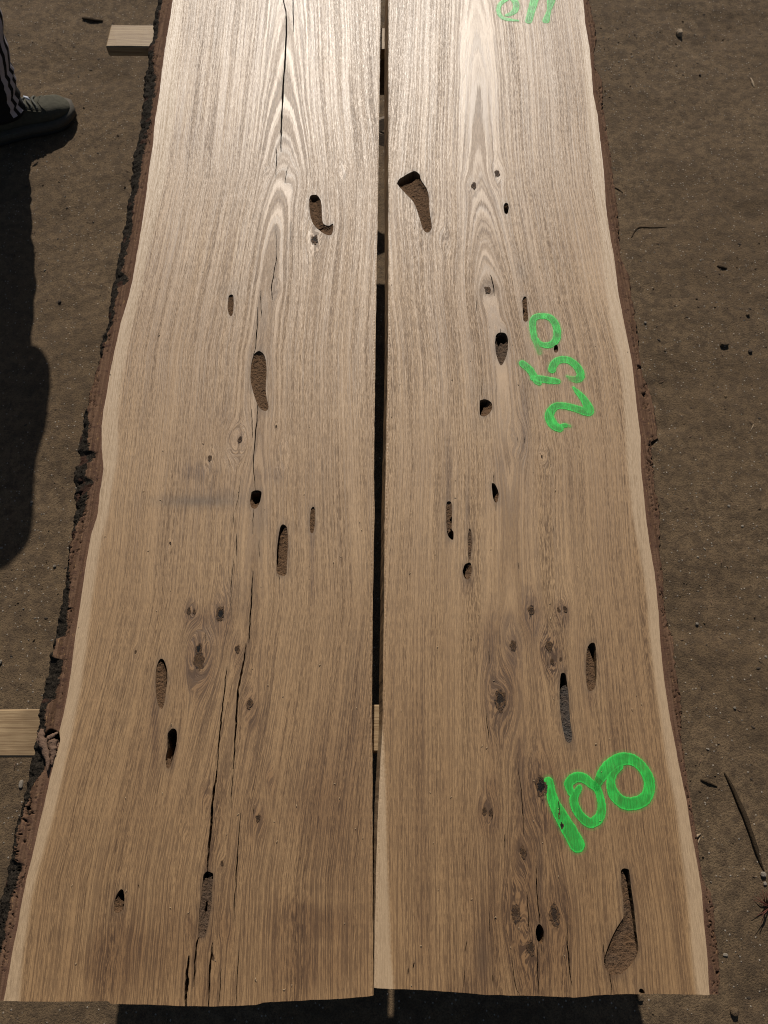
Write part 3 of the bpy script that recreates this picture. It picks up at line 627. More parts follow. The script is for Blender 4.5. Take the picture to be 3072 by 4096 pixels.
        dws = []; EE = [(j, (j+1) % len(q)) for j in range(len(q))]; VV = [Vector((float(s), float(t))) for s, t in q]
        for dp in h[3]:
            dw = wobble(densify(W2(dp), .0014), .0006, 300, i); dws.append(dw); n0 = len(VV)
            VV += [Vector((float(s), float(t))) for s, t in dw]; EE += [(n0+j, n0+(j+1) % len(dw)) for j in range(len(dw))]
        VV += [Vector((float(s), float(t))) for s, t in zip(gxx, gyy)]
        r = delaunay_2d_cdt(VV, EE, [], 0, 1e-7)
        v = np.array([(w[0], w[1]) for w in r[0]]); f = np.array(r[2])
        cc = v[f].mean(1); f = f[pip(cc[:, 0], cc[:, 1], q)]
        aa = v[f[:, 1]]-v[f[:, 0]]; bb = v[f[:, 2]]-v[f[:, 0]]; m_ = (aa[:, 0]*bb[:, 1]-aa[:, 1]*bb[:, 0]) < 0; f[m_] = f[m_][:, ::-1]
        d = segdist(v[:, 0], v[:, 1], q, True); dep = h[1]/1000.
        # the floor dips towards the far end and comes up gently to the near lip
        ty = (v[:, 1]-v[:, 1].min())/(np.ptp(v[:, 1])+1e-9)
        zz = TOP-.0012-dep*ss(0, .008+dep*.4, d)*(.45+.55*ty)-.0008*(ty)
        zz = zz+(.0013*fbm(v[:, 0]*160, v[:, 1]*160, i, 3)+.0008*pn(v[:, 0]*480, v[:, 1]*480, i))*ss(0, .003, d)
        cc = v[f].mean(1); deep = np.zeros(len(f), bool)
        dq = segdist(cc[:, 0], cc[:, 1], q, True)
        for dp in dws: deep |= pip(cc[:, 0], cc[:, 1], dp) | ((segdist(cc[:, 0], cc[:, 1], dp, True) < .0036) & (dq < .0026))
        nv2 = len(v)
        if deep.any():
            e = np.concatenate([f[deep][:, [0, 1]], f[deep][:, [1, 2]], f[deep][:, [2, 0]]]); kx_ = e.min(1)*nv2+e.max(1)
            u_, iv_, ct_ = np.unique(kx_, return_inverse=True, return_counts=True); be = e[ct_[iv_] == 1]
            wl_ = np.concatenate([np.stack([be[:, 0], be[:, 1], be[:, 1]+nv2], 1), np.stack([be[:, 0], be[:, 1]+nv2, be[:, 0]+nv2], 1)])
            f = np.concatenate([f[~deep], f[deep]+nv2, wl_]); v = np.concatenate([v, v]); zz = np.concatenate([zz, np.full(nv2, TOP-.075)])
        zz = np.maximum(zz, TOP-.09)
        tone = np.clip(h[2]+.25*pn(v[:, 0]*60, v[:, 1]*60, 5.), 0, 1)
        ho = mesh('cavity', np.column_stack([v, zz]), f, M['hollow'], root, False, {'tone': tone})
        ho['label'] = h[4]
    # knots
    for kx, ky, kr, ko in knots:
        if ko <= .2: continue
        rr = kr*K1/pxm(ky)*.92; c = W2(np.array([[kx, ky]]))[0]
        if kr < 11: rr *= 1.1
        nr, na = 9, 26; vv = []; kn = []; th = np.linspace(0, 2*np.pi, na, endpoint=False)
        for j in range(nr+1):
            r = j/nr*1.12
            wv = 1+.34*fbm(np.cos(th)*1.1+kx, np.sin(th)*1.1, ky*.1, 2)
            vv.append(np.stack([c[0]+rr*.86*r*wv*np.cos(th), c[1]+rr*1.5*r*wv*np.sin(th), np.full(na, TOP+.0009+.0003*math.exp(-r*r*4))], 1))
            kn.append(np.stack([np.full(na, r), np.cos(th)*1.5+kx, np.full(na, ko)], 1))
        vv = np.concatenate(vv); kn = np.concatenate(kn); f = []
        for j in range(nr):
            for l in range(na): f.append((j*na+l, j*na+(l+1) % na, (j+1)*na+(l+1) % na, (j+1)*na+l))
        f = np.array(f)[:, ::-1]
        cc = vv[f].mean(1); kk = np.ones(len(f), bool)
        for p in hpoly+cpoly: kk &= ~pip(cc[:, 0], cc[:, 1], p)
        if kk.sum() > 20: mesh('knot', vv, f[kk], M['knot'], root, True, {'kn': kn})
    return ow, hpoly, cpoly, (heart, inner_edge, side, hpoly, cpoly, knots, stains, pithline, dfun, seed)

def wood_attrs(x, y, heart, inner_edge, side, hpoly, cpoly, knots, stains, pithline, dfun, seed):
    hw = W2(heart); o = np.argsort(hw[:, 1]); hx = np.interp(y, hw[o, 1], hw[o, 0])
    dh = (hx-x) if side == 'L' else (x-hx)            # >0 inside the sapwood
    sap = ss(-.005, .0035, dh+.0018*fbm(x*40, y*7, seed, 3))*(1-.35*ss(0, .02, dh)*0)
    if side == 'R':                                   # a second strip of sapwood beside the gap at the near end
        py_ = np.array([-.32, -.237, -.18, -.05, .05, .12, .17]); px_ = np.array([1553, 1552, 1546, 1540, 1538, 1533, 1525.])
        wx = (px_-1536)/FPX*(H-TOP)/(sp+0)            # world x of its inner border
        bxx = np.interp(y, py_, np.array([.0185, .0145, .0095, .0045, .002, -.001, -.006]))
        sap = np.maximum(sap, ss(.002, -.002, x-bxx)*ss(.19, .1, y))
        sap = np.maximum(sap, .45*ss(.004, .001, x-bxx+.004)*ss(.45, .15, y)*0)
    pw = W2(pithline); o = np.argsort(pw[:, 1]); xc = np.interp(y, pw[o, 1], pw[o, 0])
    xx = x-xc+.006*pn(y*2.2, seed, 2.)+.0012*fbm(y*7+x*2, x*6, seed, 2)
    for kx, ky, kr, ko in knots:
        c = W2(np.array([[kx, ky]]))[0]; r = kr*K1/pxm(ky)*1.7+.0015
        dx = x-c[0]; dy = (y-c[1])*.42; rr = dx*dx+dy*dy
        xx = xx-dx*np.minimum(1.0, r*r/(rr+1e-9))*np.exp(-rr/(r*2.8)**2)*.8
    mu, mv = W_to_px(x, y)
    for sx, sy, rx, ry in (SWL if side == 'L' else SWR):      # curly grain
        e = np.exp(-((mu-sx)/rx)**2-((mv-sy)/ry)**2)
        xx = xx+e*(.0065*fbm(x*20, y*9, seed+sx*.01, 2)); y = y+0
    for p in hpoly:
        c = p.mean(0); s = np.ptp(p, 0)/2; dx = x-c[0]; dy = (y-c[1]); q = (dx/(s[0]*1.5))**2+(dy/(s[1]*1.25))**2
        xx = xx-dx*.35*np.exp(-q)
    d = dfun(y)
    G = np.sqrt(xx*xx+d*d)*np.where(False, 1, 1)
    G = G+.0016*fbm(x*14, y*1.8, seed+3., 3)
    sgn = np.tanh(xx/.004)
    brown = np.zeros(len(x)); grey = np.zeros(len(x))
    mu, mv = W_to_px(x, y)
    for sx, sy, rx, ry, b, g_ in stains:
        q = ((mu-sx)/rx)**2+((mv-sy)/ry)**2; e = np.exp(-q*1.1)
        brown = np.maximum(brown, b*e) if b > .3 else brown+b*e; grey = np.maximum(grey, g_*e)
    for kx, ky, kr, ko in knots:
        q = np.hypot(mu-kx, (mv-ky)*.62)/(kr*K1*2.0); brown = brown+.26*np.exp(-q*q)*(kr > 14)*(.45 if ko <= .2 else 1)
        q = np.hypot(mu-kx, (mv-ky-kr*1.6)*.4)/(kr*K1*2.2); brown = brown+.3*np.exp(-q*q)*(kr > 14)*(mv > 2200)
    for p in hpoly:
        m = (x > p[:, 0].min()-.03) & (x < p[:, 0].max()+.03) & (y > p[:, 1].min()-.05) & (y < p[:, 1].max()+.05)
        if m.any():
            dd = segdist(x[m], y[m]*.6, p*np.array([1, .6]), True); grey[m] = np.maximum(grey[m], .85*np.exp(-dd/.0050)*(.7+.5*pn(x[m]*60, y[m]*60, 1.)))
    for p in cpoly:
        m = (x > p[:, 0].min()-.01) & (x < p[:, 0].max()+.01) & (y > p[:, 1].min()-.01) & (y < p[:, 1].max()+.01)
        if m.any():
            dd = segdist(x[m], y[m], p, True); grey[m] = np.maximum(grey[m], .3*np.exp(-dd/.002))
    brown = brown+(.16*fbm(G*26, y*1.3, seed, 3)+.44*ss(.95, -.2, y+.2*pn(x*4, y*2, seed+1.)))*(1-sap)
    fl = ss(.55, .97, d/np.maximum(G, 1e-4))*ss(.0, .5, y+.15*pn(y*2, x*5, 3.))
    return np.column_stack([G+seed*.37, y, xx+seed*.5]), np.column_stack([sap, np.clip(brown*(1-sap*.8), 0, 1.2), np.clip(grey, 0, 1)]), fl
def W_to_px(x, y, z=TOP):
    v = np.arctan2(H-z, y); f = y*cp+(H-z)*sp; u = y*sp-(H-z)*cp
    return 1536+FPX*x/f, 2048-FPX*u/f

def build_bark(root, side, S_, B_, seed, cfun, label):
    sg = -1 if side == 'L' else 1
    ypx = np.arange(YT, S_[-1, 1]+.1, 4.0); n = len(ypx)
    B_ = B_[np.argsort(B_[:, 1])]
    xs = np.interp(ypx, S_[:, 1], S_[:, 0]); xb = np.interp(ypx, B_[:, 1], B_[:, 0])+2.2*pn(ypx*.09, seed, 1.)
    sx, sy = PA(xs, ypx, TOP)
    sx = sx-sg*.0008                                  # butts against the plank
    bx, by = PA(xb, ypx, TOP-.014)
    c = np.clip(cfun(ypx), .06, .97)
    prof = []      # (x, z, bk, edge)
    wid = (bx-sx)*sg
    cut = sx+sg*wid*c
    cols = []
    for u in np.linspace(0, 1, 14):                   # sawn face of the inner bark
        cols.append((sx+(cut-sx)*u, TOP-.0006-.0008*u+0*sx, np.full(n, .0)+.28*u**6, np.exp(-u*wid*c/.006)))
    for u in np.linspace(0.08, 1, 16):                # broken slope of the outer bark
        w = (bx-cut)
        cols.append((cut+w*np.sin(u*np.pi/2)**.9, TOP-.0016-.015*u**1.3+0*sx, np.full(n, 1.)*min(1, .42+u*1.6), 0*sx))
    for u in np.linspace(.1, 1, 10):
        cols.append((bx-sg*.010*u*u, TOP-.0166-(TH-.0166)*u+0*sx, np.full(n, 1.), 0*sx))
    cols.append((sx, np.full(n, TOP-TH), np.full(n, 1.), 0*sx))
    X = np.stack([k[0] for k in cols], 1); Z = np.stack([k[1] for k in cols], 1); BK = np.stack([k[2] for k in cols], 1); ED = np.stack([k[3] for k in cols], 1)
    Y = np.repeat(sy[:, None], X.shape[1], 1); m = X.shape[1]
    rough = np.clip(BK, 0, 1)
    rough[:, 0] = 0; rough[:, -1] = 0
    dx = (.0052*fbm(Y*60, Z*60+X*40, seed, 4)+.0035*pn(Y*22, Z*40, seed+4.)); dz = .0034*fbm(Y*80+9, X*80, seed, 4)-.002
    kr_ = 1.0 if side == 'L' else .55
    X = X+sg*dx*rough*.9*kr_; Z = Z+dz*rough*kr_
    Z = np.minimum(Z, TOP-.0002)
    # cross fissures and flakes broken off the sawn face
    fis = np.abs(pn(Y*16+2*pn(Y*60, X*60, 3.), X*7, seed+2.)); u2 = np.abs(X-sx[:, None])/np.maximum(wid*c, 1e-4)[:, None]
    fz = ss(.035, .0, fis)*ss(.25, .8, u2)*(pn(Y*5, 3., seed) > -.15)
    Z[:, 2:-2] -= (.011*fz)[:, 2:-2]; BK = np.clip(BK+fz*.9, 0, 1)
    lon = np.abs(pn(Y*5+.5*pn(Y*30, 0, 1.), X*75, seed+8.)); lz = ss(.03, 0, lon)*ss(.2, .5, u2)*(BK < .4)
    Z[:, 1:-2] -= (.003*lz)[:, 1:-2]; BK = np.clip(BK+.5*lz, 0, 1)
    if side == 'L':                                   # the place where a flake was torn off
        mu, mv = W_to_px(X, Y)
        t = ss(1.1, .75, np.hypot((mu-208)/32, (mv-2955)/34)+.25*pn(X*130, Y*130, 2.)); t[:, 0] = 0
        Z = Z-.032*t; BK = np.clip(BK+t, 0, 1)
    idx = np.arange(n*m).reshape(n, m)
    F = np.stack([idx[:-1, :-1], idx[:-1, 1:], idx[1:, 1:], idx[1:, :-1]], -1).reshape(-1, 4)
    F = F if side == 'R' else F[:, ::-1]
    F = F[:, ::-1]
    V = np.stack([X, Y, Z], -1).reshape(-1, 3)
    Ft = [tuple(f) for f in F]+[tuple(idx[0])[::(1 if side == 'L' else -1)], tuple(idx[-1])[::(-1 if side == 'L' else 1)]]
    gv = np.stack([X.ravel(), Y.ravel()*1.0, np.full(n*m, seed)], 1)
    o = mesh('bark', V, Ft, M['bark'], root, True, {'bk': BK.ravel(), 'gv': gv, 'cam': ED.ravel()})
    if label: o['label'] = label
    return o

def make_paint(root, strokes, ctx, label, name='paint_mark'):
    """strokes: list of (centre line px, widths px, fade 0..1 at the end)"""
    ow, hpoly, cpoly, wa = ctx; SW = []
    for c, w, fd in strokes:
        n = len(c)*7; cl = spline(W2(c), n); ww = np.interp(np.linspace(0, 1, n), np.linspace(0, 1, len(w)), w)/2
        mu, mv = W_to_px(cl[:, 0], cl[:, 1]); ww = ww/pxm(mv)*1.0
        ww = ww*(1+.06*pn(np.arange(n)*.35, len(c), 3.))
        SW.append((cl, ww, fd))
    allp = np.vstack([s[0] for s in SW]); a, b = allp.min(0)-.04, allp.max(0)+.04
    st = .0015; xs = np.arange(a[0], b[0], st); ys = np.arange(a[1], b[1], st)
    X, Y = np.meshgrid(xs, ys); sh = X.shape; x, y = X.ravel(), Y.ravel()
    ds = np.array([segdist(x, y, s[0], False, s[1]) for s in SW]); srt = np.sort(ds, 0)
    d = srt[0]*1000; ov = ss(1., -3., srt[1]*1000) if len(SW) > 1 else np.zeros(len(x))
    fade = np.zeros(len(x))
    for (cl, ww, fd), dd in zip(SW, ds):
        if fd:
            t = np.argmin(np.hypot(x[:, None]-cl[None, :, 0], y[:, None]-cl[None, :, 1]), 1)/len(cl)
            fade = np.where(dd <= srt[0]+1e-9, np.maximum(fade, fd*ss(.6, 1, t)), fade)
    fade = np.maximum(fade, .35*np.clip(pn(x*45, y*45, 7.), 0, 1))
    idx = np.arange(len(x)).reshape(sh); F = np.stack([idx[:-1, :-1], idx[:-1, 1:], idx[1:, 1:], idx[1:, :-1]], -1).reshape(-1, 4)
    c = np.stack([x, y], 1)[F].mean(1); k = (d[F].min(1) < 7) & pip(c[:, 0], c[:, 1], ow)
    for p in hpoly+cpoly: k &= ~pip(c[:, 0], c[:, 1], p)
    F = F[k]; u, inv = np.unique(F, return_inverse=True); F = inv.reshape(F.shape); x, y = x[u], y[u]
    at = wood_attrs(x, y, *wa)
    o = mesh(name, np.column_stack([x, y, np.full(len(x), TOP+.0006)+.0004*pn(x*6, y*3, wa[-1])]), F, M['paint'], root, True,
             {'gv': at[0], 'mk': at[1], 'pd': np.column_stack([d[u], ov[u], fade[u]])})
    if label: o['label'] = label
    return o

# left slab
rootL = empty('oak_slab', (0, 0, 0))
tag(rootL, 'long sawn oak slab with thick dark bark and a long crack, no writing, beside the lath ends', 'wood slab', 'live-edge oak slabs laid side by side')
dL = lambda y: .012+.020*ss(-.2, .9, y)+.055*ss(.7, 2.1, y)+.008*pn(y*2.1, 1., 3.)
ctxL = build_slab(rootL, 'L', LS, LE, LR, LH, HL, CL, KL, STL, fu('622 -40 620 0 612 370 590 560 562 760 552 1060 545 1300 515 1500 478 1700 446 1900 432 2150'), dL, None, 2)
build_bark(rootL, 'L', LS, LBk, 5.3, lambda p: np.interp(p, [-74, 0, 150, 230, 270, 300, 450, 600, 700, 800, 900, 1000, 1085, 1100, 1130, 1150, 1250, 1320, 1390, 1430, 1500, 1600, 1680, 1760, 1800, 1810, 1840, 1850, 1900, 1920, 1960, 2040, 2100, 2200, 2300, 2400, 2480, 2540, 2555, 2630, 2640, 2750, 2790, 2820, 2900, 3000, 3090, 3110, 3200, 3300, 3400, 3440, 3460, 3600, 3750, 3900, 4005],
  [.62, .62, .6, .6, .5, .25, .24, .4, .42, .55, .45, .5, .5, .22, .22, .55, .55, .6, .62, .8, .9, .93, .62, .5, .5, .25, .25, .55, .5, .25, .42, .5, .72, .85, .72, .5, .42, .42, .8, .8, .3, .4, .4, .66, .62, .3, .3, .5, .66, .8, .75, .7, .28, .42, .4, .5, .5])+.07*pn(p*.05, 4., 2.)+.08*pn(p*.17, 4., 9.), 'thick bark, red-brown where sawn and black outside')
# right slab
rootR = empty('oak_slab', (0, 0, 0))
tag(rootR, 'long sawn oak slab marked with green painted figures, thin bark along its outer edge', 'wood slab', 'live-edge oak slabs laid side by side')
dR = lambda y: .014+.016*ss(-.2, .6, y)+.050*ss(.8, 2.0, y)+.007*np.sin(y*6.0)*ss(.3, .8, y)+.004*pn(y*2.6, 1., 8.)
slope = lambda y: .0065+.0035*ss(.8, 1.6, y)
ctxR = build_slab(rootR, 'R', RS, RE, RL, RH, HR, CR, KR, STR, fu('1030 -40 1030 0 1036 400 1062 650 1080 760 1100 1000 1102 1200 1110 1400 1120 1600 1130 1800 1150 2150'), dR, slope, 7)
build_bark(rootR, 'R', RS, RBk, 9.1, lambda p: .90+.10*pn(p*.012, 1., 5.)+.14*pn(p*.05, 4., 5.), 'thin red-brown bark')

def q1(s): return poly(s, 1900, 0, 500/1659.)
def q2(s): return poly(s, 2050, 1200, 400/1526.)
def q3(s): return poly(s, 2100, 2900, 972/1659.)
a1, a2, a3 = 500/1659., 400/1526., 972/1659.
def ws(k, *w): return [q*k for q in w]
make_paint(rootR, [(q3('160 388 175 450 198 530 245 620 300 715 354 812'), ws(a3, 66, 66, 78, 92, 104, 108), 0)], ctxR, 'green figure 1')
make_paint(rootR, [(q3('312 458 298 400 345 358 400 362 450 400 492 438 515 500 523 580 500 640 445 668 390 632 348 570 334 500 372 428'), ws(a3, 50, 62, 66, 66, 60, 54, 54, 60, 66, 66, 64, 62, 60, 40), 0)], ctxR, 'small green figure 0')
make_paint(rootR, [(q3('487 428 515 360 570 285 650 236 730 236 800 290 844 370 845 450 808 510 730 538 660 524 605 470 586 400 602 335 655 285'), ws(a3, 40, 70, 84, 84, 76, 72, 76, 76, 82, 84, 84, 78, 62, 50, 34), 0)], ctxR, 'large green figure 0')
make_paint(rootR, [(q2('480 245 560 265 630 330 672 420 682 520 662 610 600 675 520 695 450 680 398 640 385 600'), ws(a2, 105, 115, 118, 115, 118, 115, 110, 105, 90, 60, 40), 0),
                   (q2('480 245 390 250 325 290 305 370 312 470 335 580 375 690 412 810'), ws(a2, 105, 105, 105, 100, 100, 95, 85, 60), .9)], ctxR, 'green figure 0 beside a tiny hole')
make_paint(rootR, [(q2('602 1070 618 1005 670 940 750 912 850 920 940 975 1005 1050 1040 1130 1025 1190 970 1215 905 1205 830 1165'), ws(a2, 115, 118, 122, 124, 124, 124, 124, 124, 124, 118, 90, 30), .8),
                   (q2('150 970 205 1015 265 1070 318 1150'), ws(a2, 110, 118, 118, 112), 0), (q2('320 1190 400 1200 520 1222 620 1235 690 1245'), ws(a2, 110, 120, 125, 115, 88), 0), (q2('330 1210 365 1250 405 1275'), ws(a2, 70, 80, 76), 0)], ctxR, 'broken green figure 5')
make_paint(rootR, [(q2('925 1330 985 1400 1060 1480 1120 1570 1165 1660 1160 1705 1100 1700 1000 1670 880 1635 770 1615 670 1620 595 1680 560 1770 585 1860 640 1925 710 1955'), ws(a2, 30, 80, 110, 128, 150, 150, 145, 125, 122, 118, 118, 128, 140, 140, 140, 138), 0),
                   (q2('545 1670 590 1760 640 1860 700 1920'), ws(a2, 40, 60, 70, 60), 0), (q2('740 1925 800 1915 868 1925'), ws(a2, 70, 76, 50), .9)], ctxR, 'green figure 2')
make_paint(rootR, [(q1('400 5 460 -25 520 10 548 80 525 150 470 190 420 205'), ws(a1, 60, 70, 80, 82, 80, 62, 46), 0), (q1('400 5 340 50 312 110 322 190 380 245 460 265 570 278'), ws(a1, 60, 58, 54, 50, 56, 52, 28), 0)], ctxR, 'green looped figure')
make_paint(rootR, [(q1('800 -170 795 -60 775 50 745 160 710 285'), ws(a1, 100, 106, 104, 96, 88), 0)], ctxR, 'green stroke')
make_paint(rootR, [(q1('1030 -170 1020 -60 1005 30 985 130 965 200 940 280'), ws(a1, 110, 112, 100, 52, 64, 92), 0)], ctxR, 'green stroke')

# torn bark fibres where a flake broke off the left slab
def zt_(s): return poly(s, 60, 2700, 400/1475.)
for pts, rad, dz, ln in [('430 800 410 880 420 960 450 1040 480 1150 505 1250 510 1340 500 1420', [.0045, .0075, .0085, .008, .007, .006, .004, .0015], .006, 'long curved torn strip of inner bark'),
                 ('490 940 560 905 650 850', [.004, .005, .002], .004, 'short torn splinter lying across the break'),
                 ('540 960 555 1040 560 1130 555 1230 545 1330', [.010, .0105, .008, .005, .002], .001, 'pale stub of torn bark'),
                 ('330 930 365 1000 410 1080 450 1180 480 1270', [.003, .004, .0045, .004, .001], .002, None), ('345 850 390 905', [.0012, .0008], .005, None),
                 ('590 970 610 1040 600 1110', [.005, .006, .003], -.002, None)]:
    w = spline(W2(zt_(pts)), 26); zz = np.full(26, TOP+dz)
    V, F = tube(np.column_stack([w, zz]), np.interp(np.linspace(0, 1, 26), np.linspace(0, 1, len(rad)), rad)*.72, 9, .5, .7, len(pts))
    o = mesh('torn_strip', V, F, M['splint'], rootL, True)
    if ln: o['label'] = ln
#REST#

# ------------------------------------------------------------------ litter on the ground and sawdust on the slabs
def twig(pts, rads, label, name='twig', cat='twig', mat='stick', flat=.7, lift=.6, seed=1, k=9):
    w = spline(W2(np.array(pts, float), 0), 24); r = np.interp(np.linspace(0, 1, 24), np.linspace(0, 1, len(rads)), rads)
    z = ground_z(w[:, 0], w[:, 1])+r*lift
    V, F = tube(np.column_stack([w, z]), r, k, flat, .35, seed)
    return tag(mesh(name, V, F, M[mat]), label, cat)
twig([(2893, 3090), (2925, 3150), (2965, 3240), (2990, 3310), (3015, 3380), (3035, 3440), (3055, 3488)], [.0016, .0040, .0056, .0048, .0050, .0032, .001], 'long dark dry stick on the dirt right of the green number', 'stick', 'stick', lift=.9, seed=3)
twig([(2800, 3118), (2830, 3130), (2866, 3146)], [.0018, .003, .0012], 'short dark twig just left of the long stick', lift=.9, seed=5)
twig([(330, 72), (365, 78), (410, 80)], [.005, .0075, .0035], 'short dark piece of bark on the dirt above the far lath', 'bark_piece', 'bark', flat=.5, lift=.8, seed=8)
twig([(2524, 955), (2545, 920), (2575, 912), (2620, 912), (2668, 906)], [.0012, .0026, .003, .003, .0012], 'dark curved root half buried in the dirt beside the bark', 'root', 'root', lift=.1, seed=9)
twig([(2440, 745), (2470, 760), (2490, 775)], [.0012, .002, .001], 'little dark twig against the bark edge higher up', seed=14)
twig([(2870, 1062), (2890, 1070), (2908, 1072)], [.003, .005, .003], 'small dark clod of bark alone on the right-hand dirt', 'bark_piece', 'bark', seed=15)
twig([(3013, 1700), (3007, 1712), (3000, 1725)], [.0008, .0015, .0008], 'tiny pale straw near the right edge of the dirt', 'straw', 'straw', 'chip', seed=16)
twig([(3004, 310), (3012, 330), (3018, 345)], [.002, .004, .002], 'small brown chip high up at the right edge', 'wood_chip', 'wood chip', 'chip', seed=17)
twig([(2770, 3360), (2785, 3345), (2803, 3335)], [.002, .003, .001], 'pale splinter sticking out by the slab edge below the green number', 'splinter', 'splinter', 'chip', lift=2, seed=18)
twig([(2775, 3385), (2790, 3372), (2800, 3352)], [.001, .002, .001], 'thinner pale splinter under the other one by the slab edge', 'splinter', 'splinter', 'chip', lift=1, seed=19)
def rock(px, py, r, label, mat='stone', seed=0, sq=(1, 1, .7), name='stone', cat='stone'):
    r *= .62 if mat == 'stone' else .85
    x, y, z = GP(px, py); V = []; F = []; a, b = 9, 14
    for i in range(a+1):
        ph = np.pi*i/a
        for j in range(b):
            t = 2*np.pi*j/b; d = np.array([math.sin(ph)*math.cos(t), math.sin(ph)*math.sin(t), math.cos(ph)])
            d = np.sign(d)*np.abs(d)**.75
            q = r*(1+.3*float(pn(d[0]*1.4+seed, d[1]*1.4, d[2]*1.4)))
            V.append((x+d[0]*q*sq[0], y+d[1]*q*sq[1], z+r*sq[2]*.6+d[2]*q*sq[2]))
    for i in range(a):
        for j in range(b): F.append((i*b+j, i*b+(j+1) % b, (i+1)*b+(j+1) % b, (i+1)*b+j))
    return tag(mesh(name, V, [f[::-1] for f in F], M[mat], smooth=False), label, cat)
rock(2716, 134, .013, 'pale squarish wood offcut lying on the dirt at the upper right', 'chip', 3, (1, 1.25, .9), 'offcut', 'wood offcut')
rock(2578, 1297, .006, 'small white stone closest to the slab halfway up on the right', seed=4)
rock(2893, 1380, .011, 'brown lump half sunk in the dirt on the right', 'ground', 5, (1.3, 1, .7), 'clod', 'clod')
rock(2999, 1408, .007, 'small dark clod right of the brown lump', 'soil', 6, name='clod', cat='clod')
rock(2990, 1260, .006, 'small reddish clod above the dark one by the right edge', 'ground', 16, name='clod', cat='clod')
rock(2790, 2494, .006, 'smooth oval pale stone level with the bark step', seed=7)
rock(2937, 2832, .005, 'small pale round stone above the long stick', seed=8)
rock(3050, 3497, .009, 'pale stone at the lower tip of the long stick', seed=9)
rock(3058, 3534, .006, 'tan pebble just below the pale stone at the stick tip', seed=10)
rock(2903, 3820, .006, 'white chip of stone lowest beside the slab', seed=11, sq=(1.4, .8, .5))
rock(2938, 4048, .009, 'brown clod near the bottom right corner', 'ground', 12, name='clod', cat='clod')
rock(2560, 3990, .008, 'brown clod just below the sawn end of the marked slab', 'ground', 13, name='clod', cat='clod')
rock(85, 3137, .009, 'grey angular stone left of the bark near the bottom', seed=14, sq=(.8, 1.5, .5))
rock(240, 1211, .006, 'small dark stone between the shadow and the bark', 'soil', 15)
rock(125, 2007, .006, 'white stone at the edge of the person\'s shadow', seed=17)
rock(218, 2264, .006, 'white pebble beside the bark on the left', seed=18)
rock(5, 2650, .008, 'white stone at the left edge above the near lath', seed=19)
rock(2800, 300, .005, 'lone dark crumb of dirt high on the right', 'soil', 20, name='clod', cat='clod')
B = PB(); rs = np.random.RandomState(21)
for i in range(420):
    x, y = rs.uniform(-1.6, 1.7), rs.uniform(-.45, 2.9)
    if abs(x) < .45: continue
    a = rs.uniform(0, 6.28); L = rs.uniform(.002, .008); d = np.array([math.cos(a), math.sin(a), rs.uniform(-.1, .25)])*L; p0 = np.array([x, y, gz(x, y)+.0015])
    B.add(*tube([p0-d, p0+np.array([d[1], -d[0], 0])*.15, p0+d], [.0004, .0008, .0003], 5))
tag(B.build('wood_fibres', M['splint']), kind='stuff')
V_ = PB(); rs = np.random.RandomState(33)
for i in range(260):
    x, y = rs.uniform(-1.6, 1.7), rs.uniform(-.45, 2.9)
    if abs(x) < .45: continue
    a = rs.uniform(0, 6.28); L = rs.uniform(.0015, .0055); d = np.array([math.cos(a), math.sin(a), rs.uniform(-.05, .15)])*L; p0 = np.array([x, y, gz(x, y)+.001])
    V_.add(*tube([p0-d, p0, p0+d], [L*.3, L*.6, L*.25], 6, .35, .5, i))
tag(V_.build('bark_crumbs', M['soil'], smooth=False), kind='stuff')
# dead pine needles
B = PB(); cx, cy, cz = GP(3068, 3622)
for i in range(26):
    a = random.uniform(0, 6.28); L = random.uniform(.025, .055); e = random.uniform(.05, .6)
    p0 = np.array([cx+random.uniform(-.006, .006), cy+random.uniform(-.006, .006), cz+.002]); d = np.array([math.cos(a)*math.cos(e), math.sin(a)*math.cos(e), math.sin(e)])
    B.add(*tube([p0, p0+d*L*.5+np.array([0, 0, .003]), p0+d*L], [.0010, .0009, .0004], 5))
M['needle'] = plain('dead_red_needles', (.11, .035, .022), .7, .3, 200)
tag(B.build('pine_needle_tuft', M['needle']), 'tuft of dead reddish pine needles at the right edge of the dirt', 'pine needles')
# sawdust curls on the planks
B = PB(); rs = np.random.RandomState(5)
for ctx, lo_, hi_ in ((ctxL, 230, 1470), (ctxR, 1560, 2650)):
    k = 0
    while k < 60:
        px, py = rs.uniform(lo_, hi_), rs.uniform(900, 3960); x, y = P(px, py)
        q = np.array([[x, y]])
        if not pip(q[:, 0], q[:, 1], ctx[0])[0] or any(pip(q[:, 0], q[:, 1], p)[0] for p in ctx[1]+ctx[2]): continue
        k += 1; a = rs.uniform(0, 6.28); L = rs.uniform(.0006, .0022); r = rs.uniform(.0003, .0006)
        d = np.array([math.cos(a), math.sin(a), 0])*L; p0 = np.array([x, y, TOP+.0008+r]); c = np.array([-d[1], d[0], 0])*rs.uniform(-.6, .6)
        B.add(*tube([p0-d, p0+c, p0+d], [r*.7, r, r*.6], 5))
tag(B.build('sawdust', M['dust']), kind='stuff')

# ------------------------------------------------------------------ the person standing at the left
def ring(c, rx, ry, ang, k=28, tilt=(0, 0), rough=0, seed=0):
    """horizontal oval ring; rx along the facing direction"""
    th = np.linspace(0, 2*np.pi, k, endpoint=False); ca, sa = math.cos(ang), math.sin(ang)
    r = 1+rough*fbm(np.cos(th)*1.3+seed, np.sin(th)*1.3, c[2]*7., 3)
    u, v = rx*np.cos(th)*r, ry*np.sin(th)*r
    return np.stack([c[0]+u*ca-v*sa, c[1]+u*sa+v*ca, c[2]+u*tilt[0]+v*tilt[1]], 1)
AR = R(22)                     # the right foot points to the slab
